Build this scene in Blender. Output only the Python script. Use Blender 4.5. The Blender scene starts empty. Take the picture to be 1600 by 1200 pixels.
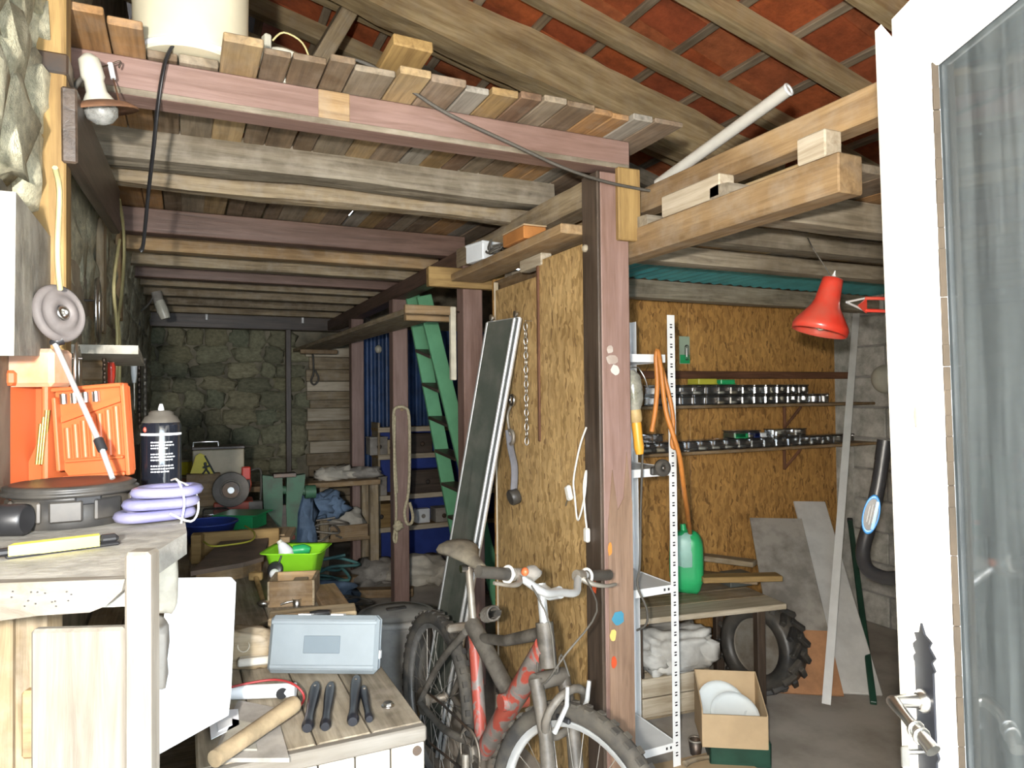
import bpy, math, random
from mathutils import Vector as V, Matrix as MX, noise as NZ
R = math.radians
random.seed(7)
sc = bpy.context.scene
COL = sc.collection
# ------------------------------------------------------------------ camera, light, exposure
F_PX, H_CAM = 1100.0, 1.5
YAW, PITCH, ROLL = R(25), R(0.95), R(0.6)
CAMP = V((0, 0, H_CAM))
fw = V((math.sin(YAW)*math.cos(PITCH), math.cos(YAW)*math.cos(PITCH), math.sin(PITCH)))
r0 = V((math.cos(YAW), -math.sin(YAW), 0)); u0 = r0.cross(fw)
rt = r0*math.cos(ROLL) - u0*math.sin(ROLL); up_ = u0*math.cos(ROLL) + r0*math.sin(ROLL)
cd = bpy.data.cameras.new('camera'); cam = bpy.data.objects.new('camera', cd); COL.objects.link(cam)
cam.matrix_world = MX(((rt.x, up_.x, -fw.x, 0), (rt.y, up_.y, -fw.y, 0), (rt.z, up_.z, -fw.z, H_CAM), (0, 0, 0, 1)))
cd.sensor_width = 36; cd.lens = F_PX/1600*36; cd.clip_start = .02; cd.clip_end = 200
sc.camera = cam
sc.view_settings.view_transform = 'Standard'; sc.view_settings.look = 'None'
sc.view_settings.gamma = 1; sc.view_settings.use_curve_mapping = False
sc.view_settings.exposure = 1.1
w = bpy.data.worlds.new('world'); sc.world = w; w.use_nodes = True
bg = w.node_tree.nodes['Background']; bg.inputs[0].default_value = (.76, .88, 1, 1); bg.inputs[1].default_value = 9.5
ld = bpy.data.lights.new('camera_flash', 'POINT'); ld.energy = 155; ld.color = (1, .95, .88); ld.shadow_soft_size = .03
lo = bpy.data.objects.new('camera_flash', ld); COL.objects.link(lo); lo.location = CAMP - rt*.12 + up_*.08 - fw*.22
pd = bpy.data.lights.new('doorway_portal', 'AREA'); pd.shape = 'RECTANGLE'; pd.size = .95; pd.size_y = 2.1
po = bpy.data.objects.new('doorway_portal', pd); COL.objects.link(po)
po.location = (.19, -.5, 1.06); po.rotation_euler = (R(90), 0, 0)
pd.cycles.is_portal = True
sc.cycles.max_bounces = 6; sc.cycles.diffuse_bounces = 4; sc.cycles.transparent_max_bounces = 12
sc.cycles.sample_clamp_indirect = 4.0; sc.cycles.use_denoising = True; sc.cycles.caustics_reflective = False; sc.cycles.caustics_refractive = False

def at(px, py, X=None, Y=None, Z=None, D=None):
    d = fw + rt*((px-800)/F_PX) + up_*((600-py)/F_PX)
    if X is not None: t = X/d.x
    elif Y is not None: t = Y/d.y
    elif Z is not None: t = (Z-H_CAM)/d.z
    else: t = D
    return CAMP + d*t
def depth(p): return (V(p)-CAMP).dot(fw)

# ------------------------------------------------------------------ mesh builder
class B:
    def __init__(s): s.v = []; s.f = []; s.sm = []
    def add(s, vs, fs, smooth=False, M=None):
        n = len(s.v)
        s.v += [tuple(M @ V(p)) if M else tuple(p) for p in vs]
        s.f += [tuple(i+n for i in f) for f in fs]; s.sm += [smooth]*len(fs)
        return s
    def box(s, c, d, bev=0.0, M=None, rz=0):
        x, y, z = d[0]/2, d[1]/2, d[2]/2
        L = MX.Translation(V(c)) @ MX.Rotation(rz, 4, 'Z')
        if M: L = M @ L
        if bev <= 0:
            vs = [(a*x, b*y, e*z) for a in (-1, 1) for b in (-1, 1) for e in (-1, 1)]
            fs = [(0, 1, 3, 2), (4, 6, 7, 5), (0, 4, 5, 1), (2, 3, 7, 6), (0, 2, 6, 4), (1, 5, 7, 3)]
            return s.add(vs, fs, False, L)
        b = min(bev, x*.9, y*.9, z*.9)
        vs = []; I = {}
        for a in (-1, 1):
            for c_ in (-1, 1):
                for e in (-1, 1):
                    I[a, c_, e, 0] = len(vs); vs.append((a*x, c_*(y-b), e*(z-b)))
                    I[a, c_, e, 1] = len(vs); vs.append((a*(x-b), c_*y, e*(z-b)))
                    I[a, c_, e, 2] = len(vs); vs.append((a*(x-b), c_*(y-b), e*z))
        fs = []
        for a in (-1, 1):
            q = [I[a, -1, -1, 0], I[a, 1, -1, 0], I[a, 1, 1, 0], I[a, -1, 1, 0]]; fs.append(q if a > 0 else q[::-1])
            q = [I[-1, a, -1, 1], I[-1, a, 1, 1], I[1, a, 1, 1], I[1, a, -1, 1]]; fs.append(q if a > 0 else q[::-1])
            q = [I[-1, -1, a, 2], I[1, -1, a, 2], I[1, 1, a, 2], I[-1, 1, a, 2]]; fs.append(q if a > 0 else q[::-1])
        for a in (-1, 1):
            for c_ in (-1, 1):
                fs.append([I[a, c_, -1, 0], I[a, c_, -1, 1], I[a, c_, 1, 1], I[a, c_, 1, 0]][::(1 if a*c_ > 0 else -1)])
                fs.append([I[-1, a, c_, 1], I[-1, a, c_, 2], I[1, a, c_, 2], I[1, a, c_, 1]][::(1 if a*c_ > 0 else -1)])
                fs.append([I[a, -1, c_, 2], I[a, -1, c_, 0], I[a, 1, c_, 0], I[a, 1, c_, 2]][::(1 if a*c_ > 0 else -1)])
        for a in (-1, 1):
            for c_ in (-1, 1):
                for e in (-1, 1):
                    fs.append([I[a, c_, e, k] for k in (0, 1, 2)][::(1 if a*c_*e > 0 else -1)])
        return s.add(vs, fs, False, L)
    def cyl(s, p0, p1, r0, r1=None, n=12, smooth=True):
        return s.tube([p0, p1], [r0, r0 if r1 is None else r1], n, smooth=smooth, sp=False)
    def tube(s, pts, r, n=6, closed=False, sp=True, k=4, smooth=True, flat=1.0):
        P = [V(p) for p in pts]
        rs = list(r) if isinstance(r, (list, tuple)) else [r]*len(P)
        if sp and len(P) > 2:
            Q = []; QR = []; m = len(P)
            for i in range(m if closed else m-1):
                if closed: a, b, c, d = P[(i-1) % m], P[i], P[(i+1) % m], P[(i+2) % m]
                else: a, b, c, d = P[max(i-1, 0)], P[i], P[i+1], P[min(i+2, m-1)]
                for j in range(k):
                    t = j/k
                    Q.append(.5*((2*b)+(c-a)*t+(2*a-5*b+4*c-d)*t*t+(3*b-a-3*c+d)*t**3))
                    QR.append(rs[i]*(1-t)+rs[(i+1) % m]*t)
            if not closed: Q.append(P[-1]); QR.append(rs[-1])
            P, rs = Q, QR
        m = len(P); vs = []; nrm = None
        for i in range(m):
            if closed: t = P[(i+1) % m]-P[i-1]
            else: t = P[min(i+1, m-1)]-P[max(i-1, 0)]
            t = t.normalized() if t.length > 1e-9 else V((0, 0, 1))
            if nrm is None:
                nrm = t.cross(V((0, 0, 1)))
                if nrm.length < .1: nrm = t.cross(V((1, 0, 0)))
            nrm = (nrm - t*nrm.dot(t)).normalized(); bn = t.cross(nrm)
            for j in range(n):
                a = 2*math.pi*j/n
                vs.append(P[i] + (nrm*math.cos(a) + bn*math.sin(a)*flat)*rs[i])
        fs = []
        for i in range(m if closed else m-1):
            for j in range(n):
                fs.append((i*n+j, i*n+(j+1) % n, ((i+1) % m)*n+(j+1) % n, ((i+1) % m)*n+j))
        s.add(vs, fs, smooth)
        if not closed: s.add(vs[:n], [tuple(range(n))[::-1]]); s.add(vs[-n:], [tuple(range(n))])
        return s
    def lathe(s, prof, n=20, M=None, smooth=True, cap=True):
        vs = []; fs = []
        for r, z in prof:
            for j in range(n):
                a = 2*math.pi*j/n; vs.append((r*math.cos(a), r*math.sin(a), z))
        for i in range(len(prof)-1):
            for j in range(n): fs.append((i*n+j, i*n+(j+1) % n, (i+1)*n+(j+1) % n, (i+1)*n+j))
        s.add(vs, fs, smooth, M)
        if cap:
            s.add(vs[:n], [tuple(range(n))[::-1]], False, M); s.add(vs[-n:], [tuple(range(n))], False, M)
        return s
    def prism(s, poly, t, M=None):
        n = len(poly)
        vs = [(x, y, 0) for x, y in poly] + [(x, y, t) for x, y in poly]
        fs = [tuple(range(n))[::-1], tuple(range(n, 2*n))] + [(i, (i+1) % n, n+(i+1) % n, n+i) for i in range(n)]
        return s.add(vs, fs, False, M)
    def blob(s, c, r, amp=.12, fr=2.0, nu=12, nv=8, sd=0, M=None, zmin=None, pw=1.0):
        vs = []; fs = []
        r = (r, r, r) if not isinstance(r, (tuple, list)) else r
        for i in range(nv+1):
            th = math.pi*i/nv
            for j in range(nu):
                ph = 2*math.pi*j/nu
                d = V((math.sin(th)*math.cos(ph), math.sin(th)*math.sin(ph), math.cos(th)))
                e = V([math.copysign(abs(q)**pw, q) for q in d])
                k = 1 + amp*NZ.noise(d*fr + V((sd*7.3, sd*3.1, sd)))
                p = V((c[0]+e.x*r[0]*k, c[1]+e.y*r[1]*k, c[2]+e.z*r[2]*k))
                if zmin is not None and p.z < zmin: p.z = zmin
                vs.append(p)
        for i in range(nv):
            for j in range(nu): fs.append((i*nu+j, (i+1)*nu+j, (i+1)*nu+(j+1) % nu, i*nu+(j+1) % nu))
        return s.add(vs, fs, True, M)
    def torus(s, c, Rr, r, n=32, m=10, M=None, sx=1.0):
        vs = []; fs = []
        for i in range(n):
            a = 2*math.pi*i/n
            for j in range(m):
                b = 2*math.pi*j/m
                q = Rr + r*math.cos(b)
                vs.append((c[0]+q*math.cos(a), c[1]+q*math.sin(a), c[2]+r*sx*math.sin(b)))
        for i in range(n):
            for j in range(m): fs.append((i*m+j, ((i+1) % n)*m+j, ((i+1) % n)*m+(j+1) % m, i*m+(j+1) % m))
        return s.add(vs, fs, True, M)
    def quadslab(s, a, b, c, d, t):
        a, b, c, d = V(a), V(b), V(c), V(d); n = (b-a).cross(d-a).normalized()*t
        vs = [a, b, c, d, a+n, b+n, c+n, d+n]
        return s.add(vs, [(3, 2, 1, 0), (4, 5, 6, 7), (0, 1, 5, 4), (1, 2, 6, 5), (2, 3, 7, 6), (3, 0, 4, 7)])

def tag(o, label=None, cat=None, group=None, kind=None):
    if label: o['label'] = label
    if cat: o['category'] = cat
    if group: o['group'] = group
    if kind: o['kind'] = kind
    return o
def obj(name, b, mat, parent=None, M=None, label=None, cat=None, group=None, kind=None):
    me = bpy.data.meshes.new(name); me.from_pydata(b.v, [], b.f)
    me.polygons.foreach_set('use_smooth', b.sm)
    if mat: me.materials.append(mat)
    me.update()
    o = bpy.data.objects.new(name, me); COL.objects.link(o)
    if parent: o.parent = parent
    if M is not None: o.matrix_basis = M
    return tag(o, label, cat, group, kind)
def thing(name, label, cat, loc=(0, 0, 0), rz=0, group=None, M=None, kind=None):
    o = bpy.data.objects.new(name, None); COL.objects.link(o); o.empty_display_size = .05
    o.matrix_basis = M if M is not None else MX.Translation(V(loc)) @ MX.Rotation(rz, 4, 'Z')
    return tag(o, label, cat, group, kind)
def frame(p0, p1, up=(0, 0, 1)):
    p0, p1 = V(p0), V(p1); x = (p1-p0).normalized(); u = V(up)
    if abs(x.dot(u)) > .98: u = V((0, 1, 0)) if abs(x.y) < .9 else V((1, 0, 0))
    y = u.cross(x).normalized(); z = x.cross(y)
    return MX(((x.x, y.x, z.x, p0.x), (x.y, y.y, z.y, p0.y), (x.z, y.z, z.z, p0.z), (0, 0, 0, 1))), (p1-p0).length
SEED = [0]
def beam(name, p0, p1, w_, h, mat, parent=None, label=None, cat=None, group=None, up=(0, 0, 1), rough=0.0, bev=.004, kind=None, warp=0.0):
    """timber with its grain along its own x axis; w_ across, h along up"""
    M, L = frame(p0, p1, up)
    b = B(); SEED[0] += 1
    if rough <= 0: b.box((L/2, 0, 0), (L, w_, h), bev)
    else:
        n = max(6, int(L/.12)); m = 12; vs = []; fs = []
        for i in range(n+1):
            x = L*i/n
            for j in range(m):
                a = 2*math.pi*(j+.5)/m; c, s_ = math.cos(a), math.sin(a)
                q = 1/max(abs(c), abs(s_))*.82 + .18
                k = 1 + rough*NZ.noise(V((x*2.2, c*.9, s_*.9+SEED[0]*5.3))) + rough*.4*NZ.noise(V((x*9, c*2, s_*2+SEED[0]*3.3)))
                wz = warp*NZ.noise(V((x*.8, SEED[0], 0)))
                vs.append((x, c*q*k*w_/2, s_*q*k*h/2 + wz))
        for i in range(n):
            for j in range(m): fs.append((i*m+j, i*m+(j+1) % m, (i+1)*m+(j+1) % m, (i+1)*m+j))
        fs = [f[::-1] for f in fs]
        fs.append(tuple(range(m))); fs.append(tuple(range(n*m, n*m+m))[::-1])
        b.add(vs, fs, False)
    return obj(name, b, mat, parent, M, label, cat, group, kind)
def copy_tree(o, parent=None):
    c = o.copy(); COL.objects.link(c)
    if parent: c.parent = parent
    for ch in list(KIDS(o)): copy_tree(ch, c)
    return c
def KIDS(o): return [q for q in COL.objects if q.parent == o]
def TR(x, y, z, rz=0, rx=0, ry=0):
    return MX.Translation(V((x, y, z))) @ MX.Rotation(rz, 4, 'Z') @ MX.Rotation(ry, 4, 'Y') @ MX.Rotation(rx, 4, 'X')

# ------------------------------------------------------------------ materials
def nt(name):
    m = bpy.data.materials.new(name); m.use_nodes = True; t = m.node_tree; t.nodes.clear()
    o = t.nodes.new('ShaderNodeOutputMaterial'); p = t.nodes.new('ShaderNodeBsdfPrincipled')
    t.links.new(p.outputs[0], o.inputs[0]); return m, t, p, o
def nd(t, ty, **kw):
    n = t.nodes.new(ty)
    for k, v in kw.items(): setattr(n, k, v)
    return n
def ramp(t, stops, interp='LINEAR'):
    n = t.nodes.new('ShaderNodeValToRGB'); cr = n.color_ramp; cr.interpolation = interp
    while len(cr.elements) < len(stops): cr.elements.new(.5)
    for e, (p, c) in zip(cr.elements, stops): e.position = p; e.color = tuple(c)+(1,) if len(c) == 3 else c
    return n
def mixc(t, a, b, fac, mode='MIX'):
    n = nd(t, 'ShaderNodeMix', data_type='RGBA', blend_type=mode)
    for sock, v in ((n.inputs[6], a), (n.inputs[7], b), (n.inputs[0], fac)):
        if hasattr(v, 'is_linked') or hasattr(v, 'links'): t.links.new(v, sock)
        elif isinstance(v, (int, float)): sock.default_value = v
        else: sock.default_value = tuple(v)+(1,)
    return n.outputs[2]
def tc(t, scale, kind='Object', rand=True):
    c = nd(t, 'ShaderNodeTexCoord'); mp = nd(t, 'ShaderNodeMapping'); mp.inputs['Scale'].default_value = scale
    src = c.outputs[kind]
    t.links.new(src, mp.inputs[0])
    if rand:
        oi = nd(t, 'ShaderNodeObjectInfo'); mu = nd(t, 'ShaderNodeMath', operation='MULTIPLY'); mu.inputs[1].default_value = 37
        cb = nd(t, 'ShaderNodeCombineXYZ'); t.links.new(oi.outputs['Random'], mu.inputs[0])
        for i in range(3): t.links.new(mu.outputs[0], cb.inputs[i])
        t.links.new(cb.outputs[0], mp.inputs['Location'])
    return mp.outputs[0]
def noise(t, vec, scale, detail=4, rough=.6, dist=0):
    n = nd(t, 'ShaderNodeTexNoise'); n.inputs['Scale'].default_value = scale; n.inputs['Detail'].default_value = detail
    n.inputs['Roughness'].default_value = rough; n.inputs['Distortion'].default_value = dist
    t.links.new(vec, n.inputs['Vector']); return n.outputs['Fac']
def bump(t, p, h, strength=.3, dist=.01):
    b = nd(t, 'ShaderNodeBump'); b.inputs['Strength'].default_value = strength; b.inputs['Distance'].default_value = dist
    t.links.new(h, b.inputs['Height']); t.links.new(b.outputs[0], p.inputs['Normal'])
def dk(c, k): return tuple(q*k for q in c)
MATS = {}
def wood(name, c, c2=None, stain=.55, rgh=.75, var=.35, palette=None, gs=1.0, dust=0.0):
    """grain along object x"""
    m, t, p, o = nt(name); c2 = c2 or dk(c, .55)
    g = noise(t, tc(t, (1.3*gs, 22*gs, 22*gs)), 2.2, 5, .65, .6)
    l = noise(t, tc(t, (1.5, 5, 5)), 1.6, 4)
    r1 = ramp(t, [(.33, c2), (.62, c)]); t.links.new(g, r1.inputs[0]); base = r1.outputs[0]
    oi = nd(t, 'ShaderNodeObjectInfo')
    if palette:
        n_ = len(palette); pr = ramp(t, [(i/n_, q) for i, q in enumerate(palette)], 'CONSTANT'); t.links.new(oi.outputs['Random'], pr.inputs[0])
        gr = ramp(t, [(.3, (.5, .5, .5)), (.65, (1, 1, 1))]); t.links.new(g, gr.inputs[0])
        base = mixc(t, pr.outputs[0], gr.outputs[0], 1.0, 'MULTIPLY')
    st = ramp(t, [(.35, (stain, stain*.94, stain*.86)), (.6, (1, 1, 1))]); t.links.new(l, st.inputs[0])
    base = mixc(t, base, st.outputs[0], .9, 'MULTIPLY')
    if var:
        vr = ramp(t, [(0, (1-var,)*3), (1, (1+var*.4,)*3)]); t.links.new(oi.outputs['Random'], vr.inputs[0])
        base = mixc(t, base, vr.outputs[0], 1.0, 'MULTIPLY')
    if dust:
        dn = noise(t, tc(t, (6, 6, 6)), 2.5, 6); dr = ramp(t, [(.45, (0, 0, 0)), (.7, (1, 1, 1))]); t.links.new(dn, dr.inputs[0])
        f = nd(t, 'ShaderNodeMath', operation='MULTIPLY'); f.inputs[1].default_value = dust; t.links.new(dr.outputs[0], f.inputs[0])
        base = mixc(t, base, (.45, .4, .33), f.outputs[0])
    t.links.new(base, p.inputs['Base Color']); p.inputs['Roughness'].default_value = rgh
    bump(t, p, g, .35, .004); MATS[name] = m; return m
def plain(name, c, rgh=.6, metal=0.0, dirt=.25, sc_=8.0, dcol=None, bmp=0.0, spec=None, coat=0, alpha_noise=None):
    m, t, p, o = nt(name)
    n = noise(t, tc(t, (1, 1, 1)), sc_, 6)
    r_ = ramp(t, [(.38, dcol or dk(c, .5)), (.6, c)]); t.links.new(n, r_.inputs[0])
    t.links.new(mixc(t, c, r_.outputs[0], min(1, dirt*2)), p.inputs['Base Color'])
    p.inputs['Roughness'].default_value = rgh; p.inputs['Metallic'].default_value = metal
    if coat: p.inputs['Coat Weight'].default_value = coat
    if bmp: bump(t, p, n, bmp, .01)
    MATS[name] = m; return m
def stone(name, pal, sc_=3.0, bmp=.6):
    m, t, p, o = nt(name)
    oi = nd(t, 'ShaderNodeObjectInfo'); pr = ramp(t, [(i/len(pal), q) for i, q in enumerate(pal)], 'LINEAR'); t.links.new(oi.outputs['Random'], pr.inputs[0])
    v = tc(t, (1, 1, 1)); n = noise(t, v, sc_*2, 8, .7); n2 = noise(t, v, sc_*14, 4, .7)
    r_ = ramp(t, [(.3, (.35, .36, .3)), (.65, (1.1, 1.1, 1.05))]); t.links.new(n, r_.inputs[0])
    t.links.new(mixc(t, pr.outputs[0], r_.outputs[0], .85, 'MULTIPLY'), p.inputs['Base Color']); p.inputs['Roughness'].default_value = .92
    ad = nd(t, 'ShaderNodeMath', operation='ADD'); t.links.new(n, ad.inputs[0]); t.links.new(n2, ad.inputs[1]); bump(t, p, ad.outputs[0], bmp, .02)
    MATS[name] = m; return m
def osbmat(name, c1, c2, c3, horizontal=False):
    m, t, p, o = nt(name)
    v = tc(t, (1, 1, 1), rand=False)
    a = nd(t, 'ShaderNodeTexVoronoi', voronoi_dimensions='3D', feature='F1'); mp = nd(t, 'ShaderNodeMapping')
    nz = nd(t, 'ShaderNodeTexNoise'); nz.inputs['Scale'].default_value = 14; t.links.new(v, nz.inputs['Vector'])
    mp.inputs['Scale'].default_value = (95, 95, 22); mp.inputs['Rotation'].default_value = (.12, .12, 0)
    vm = nd(t, 'ShaderNodeVectorMath', operation='MULTIPLY_ADD'); vm.inputs[1].default_value = (.06, .06, .06)
    t.links.new(nz.outputs['Color'], vm.inputs[0]); t.links.new(v, vm.inputs[2]); t.links.new(vm.outputs[0], mp.inputs[0])
    t.links.new(mp.outputs[0], a.inputs['Vector']); a.inputs['Scale'].default_value = 1
    sp = nd(t, 'ShaderNodeSeparateColor'); t.links.new(a.outputs['Color'], sp.inputs[0])
    r_ = ramp(t, [(0, c3), (.12, c2), (.5, c1), (.85, dk(c1, 1.25)), (1, dk(c2, .8))]); t.links.new(sp.outputs[0], r_.inputs[0])
    l = noise(t, v, 3, 3); lr = ramp(t, [(.3, (.75, .72, .66)), (.7, (1.08, 1.08, 1.08))]); t.links.new(l, lr.inputs[0])
    t.links.new(mixc(t, r_.outputs[0], lr.outputs[0], 1, 'MULTIPLY'), p.inputs['Base Color']); p.inputs['Roughness'].default_value = .55
    bump(t, p, sp.outputs[0], .15, .003); MATS[name] = m; return m
def clearmat(name, tint, gl=.12, rough=.08, dirt=.1, dcol=(.5, .5, .48), scl=3.0, stretch=(1, 1, 1), lo=.4):
    m, t, p, o = nt(name); t.nodes.remove(p)
    tr = nd(t, 'ShaderNodeBsdfTransparent'); tr.inputs[0].default_value = tuple(tint)+(1,)
    g = nd(t, 'ShaderNodeBsdfGlossy'); g.inputs['Roughness'].default_value = rough
    df = nd(t, 'ShaderNodeBsdfDiffuse'); df.inputs[0].default_value = tuple(dcol)+(1,)
    n = noise(t, tc(t, stretch), scl, 7, .7); r_ = ramp(t, [(.35, (dirt*lo,)*3), (.7, (min(1, dirt*(2.1-lo)),)*3)]); t.links.new(n, r_.inputs[0])
    lw = nd(t, 'ShaderNodeFresnel'); lw.inputs[0].default_value = 1.45
    ad = nd(t, 'ShaderNodeMath', operation='ADD', use_clamp=True); ad.inputs[1].default_value = gl-.04; t.links.new(lw.outputs[0], ad.inputs[0])
    m1 = nd(t, 'ShaderNodeMixShader'); t.links.new(ad.outputs[0], m1.inputs[0]); t.links.new(tr.outputs[0], m1.inputs[1]); t.links.new(g.outputs[0], m1.inputs[2])
    m2 = nd(t, 'ShaderNodeMixShader'); t.links.new(r_.outputs[0], m2.inputs[0]); t.links.new(m1.outputs[0], m2.inputs[1]); t.links.new(df.outputs[0], m2.inputs[2])
    t.links.new(m2.outputs[0], o.inputs[0]); MATS[name] = m; return m

W_TAN = wood('tan_timber', (.42, .28, .14), (.25, .155, .072), dust=.25)
W_YEL = wood('yellow_timber', (.45, .295, .11), (.28, .17, .06), var=.15)
W_GREY = wood('weathered_timber', (.45, .35, .215), (.21, .155, .09), dust=.35)
W_GREYB = wood('grey_weathered_timber', (.42, .36, .265), (.2, .165, .115), dust=.3)
W_PAINT = wood('faded_brown_paint', (.3, .195, .165), (.22, .135, .11), stain=.75, var=.15, rgh=.5)
W_PAINTD = wood('dark_brown_paint', (.21, .125, .095), (.12, .07, .05), stain=.7, var=.2, rgh=.5)
W_DARK = wood('dark_stained_board', (.105, .075, .055), (.05, .035, .025), var=.1, rgh=.45)
W_PALE = wood('pale_bleached_wood', (.66, .58, .45), (.45, .37, .26), stain=.75, var=.15)
W_NEAR = wood('sunbleached_board', (.205, .19, .165), (.135, .12, .098), stain=.75, var=.12)
W_WHITE = wood('whitewashed_board', (.6, .57, .5), (.46, .42, .35), stain=.85, var=.08)
W_DECK = wood('deck_board', (.4, .28, .16), stain=.6, var=.3, dust=.2, palette=[(.33, .23, .14), (.5, .33, .14), (.42, .34, .24), (.26, .155, .09), (.55, .39, .2), (.36, .33, .28), (.45, .25, .1), (.3, .22, .15)])
W_ROOF = wood('roof_timber', (.62, .49, .28), (.4, .28, .135), dust=.2)
W_BATTEN = wood('roof_batten_wood', (.46, .38, .27), (.28, .22, .15))
W_RED = wood('red_brown_batten', (.2, .09, .045), (.12, .05, .025))
OSB1 = osbmat('osb_light', (.5, .335, .15), (.39, .245, .095), (.23, .135, .058))
OSB2 = osbmat('osb_warm', (.5, .275, .085), (.385, .195, .055), (.21, .105, .035))
STONE = stone('rubble_stone', [(.30, .28, .17), (.4, .36, .24), (.24, .235, .16), (.46, .42, .28), (.28, .29, .2)])
STONEL = stone('pale_wall_stone', [(.66, .61, .45), (.56, .52, .38), (.72, .67, .5)])
MORTAR = plain('old_mortar', (.27, .24, .17), .95, dirt=.5, sc_=6, bmp=.6)
BLOCK = stone('concrete_block', [(.55, .53, .51), (.64, .62, .59), (.58, .56, .54)], 5, .35)
MORTARG = plain('grey_mortar', (.36, .35, .33), .95, dirt=.4)
FLOOR = plain('dusty_concrete', (.46, .42, .37), .9, dirt=.4, sc_=3, dcol=(.28, .25, .21), bmp=.3)
CONC = plain('rough_render', (.42, .39, .32), .95, dirt=.35, sc_=14, bmp=.5)
TILE = stone('clay_roof_tile', [(.5, .115, .035), (.6, .15, .045), (.42, .095, .035), (.54, .16, .06)], 4, .3)
WHITEP = plain('white_gloss_paint', (.86, .86, .84), .35, dirt=.06, sc_=10)
WHITE = plain('white_plastic', (.82, .84, .85), .45, dirt=.05)
CREAM = plain('cream_plastic', (.8, .74, .55), .5, dirt=.12, sc_=4)
BLACK = plain('black_plastic', (.022, .022, .024), .4, dirt=.3)
BLACKD = plain('dusty_black_plastic', (.025, .024, .023), .45, dirt=.5, dcol=(.085, .075, .062), sc_=5)
RUBBER = plain('dusty_rubber', (.085, .074, .058), .85, dirt=.5, dcol=(.03, .028, .026), sc_=9, bmp=.4)
DARKM = plain('dark_metal', (.09, .08, .075), .45, .7, dirt=.4, dcol=(.16, .1, .06))
STEEL = plain('bright_steel', (.66, .65, .62), .28, 1, dirt=.15)
ALU = plain('aluminium', (.78, .79, .78), .35, .6, dirt=.1)
GALV = plain('dusty_metal', (.34, .31, .26), .55, .5, dirt=.45, dcol=(.2, .16, .12))
RUST = plain('rusty_metal', (.27, .13, .06), .8, .2, dirt=.5, dcol=(.12, .06, .035), bmp=.3)
ORANGE = plain('orange_plastic', (.56, .12, .035), .45, dirt=.15, dcol=(.42, .13, .06))
RED = plain('red_enamel', (.6, .04, .022), .3, dirt=.25, dcol=(.36, .13, .09), coat=.4)
REDG = plain('red_machine_paint', (.5, .09, .045), .45, dirt=.3)
GREENM = plain('green_machine_paint', (.06, .16, .09), .55, dirt=.45, dcol=(.06, .09, .055))
GREENL = plain('green_ladder_paint', (.15, .42, .22), .5, dirt=.2, dcol=(.1, .3, .16))
LIME = plain('lime_plastic', (.3, .75, .03), .35, dirt=.08)
GREENP = plain('green_plastic', (.03, .42, .14), .35, dirt=.12)
TEALG = plain('translucent_green', (.35, .6, .5), .4, dirt=.2)
DGREEN = plain('dark_green_paint', (.02, .07, .045), .4, dirt=.3)
BLUE = plain('blue_plastic', (.03, .06, .3), .4, dirt=.2)
BLUEC = plain('blue_sheet', (.03, .075, .2), .5, dirt=.4)
BLUER = plain('faded_blue_cloth', (.17, .25, .37), .9, dirt=.4, bmp=.3)
TEAL = plain('teal_sheet', (.08, .4, .42), .45, dirt=.25)
BOXG = plain('pale_grey_blue_plastic', (.21, .24, .255), .5, dirt=.1)
BOXL = plain('grey_blue_label', (.125, .155, .175), .6, dirt=.05)
PURPLE = plain('dusty_purple_tube', (.17, .165, .33), .35, dirt=.3, dcol=(.28, .27, .32))
YELLOW = plain('yellow_plastic', (.85, .78, .12), .45, dirt=.1)
YELLG = plain('yellow_green_plastic', (.55, .52, .06), .45, dirt=.1)
AMBER = plain('amber_handle', (.8, .36, .04), .4, dirt=.15)
HOSE = plain('orange_rubber_hose', (.55, .2, .04), .5, dirt=.2)
ROPE = plain('cream_rope', (.58, .5, .33), .9, dirt=.35, sc_=60)
CABLEY = plain('yellowed_cable', (.6, .52, .25), .6, dirt=.2)
CABLEW = plain('white_cable', (.75, .72, .65), .5, dirt=.1)
CABLED = plain('dark_cable', (.1, .09, .075), .7, dirt=.3)
CARD = plain('brown_cardboard', (.5, .36, .21), .9, dirt=.1)
PAPER = plain('white_card', (.93, .94, .95), .7, dirt=.02)
CLOTH = plain('dirty_white_cloth', (.6, .55, .46), .95, dirt=.3, bmp=.4)
SACK = plain('woven_white_sack', (.62, .6, .55), .7, dirt=.3, bmp=.4)
GREYD = plain('dusty_grey', (.36, .33, .29), .9, dirt=.4, bmp=.2)
BINM = plain('grey_plastic_bin', (.36, .355, .335), .55, dirt=.3)
GRIND = plain('abrasive_grey', (.27, .24, .21), .9, dirt=.3, bmp=.3)
PORC = plain('old_porcelain', (.62, .6, .5), .35, dirt=.2)
SIGNY = plain('sign_yellow', (.75, .62, .03), .5, dirt=.1)
BEIGE = plain('beige_metal', (.5, .42, .28), .5, dirt=.2)
PAINTO = plain('orange_paint_daub', (.75, .3, .06), .6, dirt=.2); PAINTB = plain('blue_paint_daub', (.06, .26, .38), .6, dirt=.2)
PAINTR = plain('red_paint_daub', (.7, .1, .03), .6, dirt=.2); PAINTY = plain('yellow_paint_daub', (.8, .55, .16), .6, dirt=.1)
GLASS = clearmat('dirty_window_glass', (.55, .61, .61), .12, .04, .2, (.3, .345, .36), 3.0, (10, 10, .5), lo=.55)
CLEAR = clearmat('clear_plastic', (.95, .95, .95), .1, .12, .05, (.6, .6, .58), 20)
CLEARG = clearmat('clear_glass', (.92, .92, .9), .12, .05, .12, (.6, .6, .55), 12)
PANELG = plain('dark_smoked_panel', (.075, .085, .07), .25, dirt=.35, dcol=(.13, .13, .11))
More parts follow.
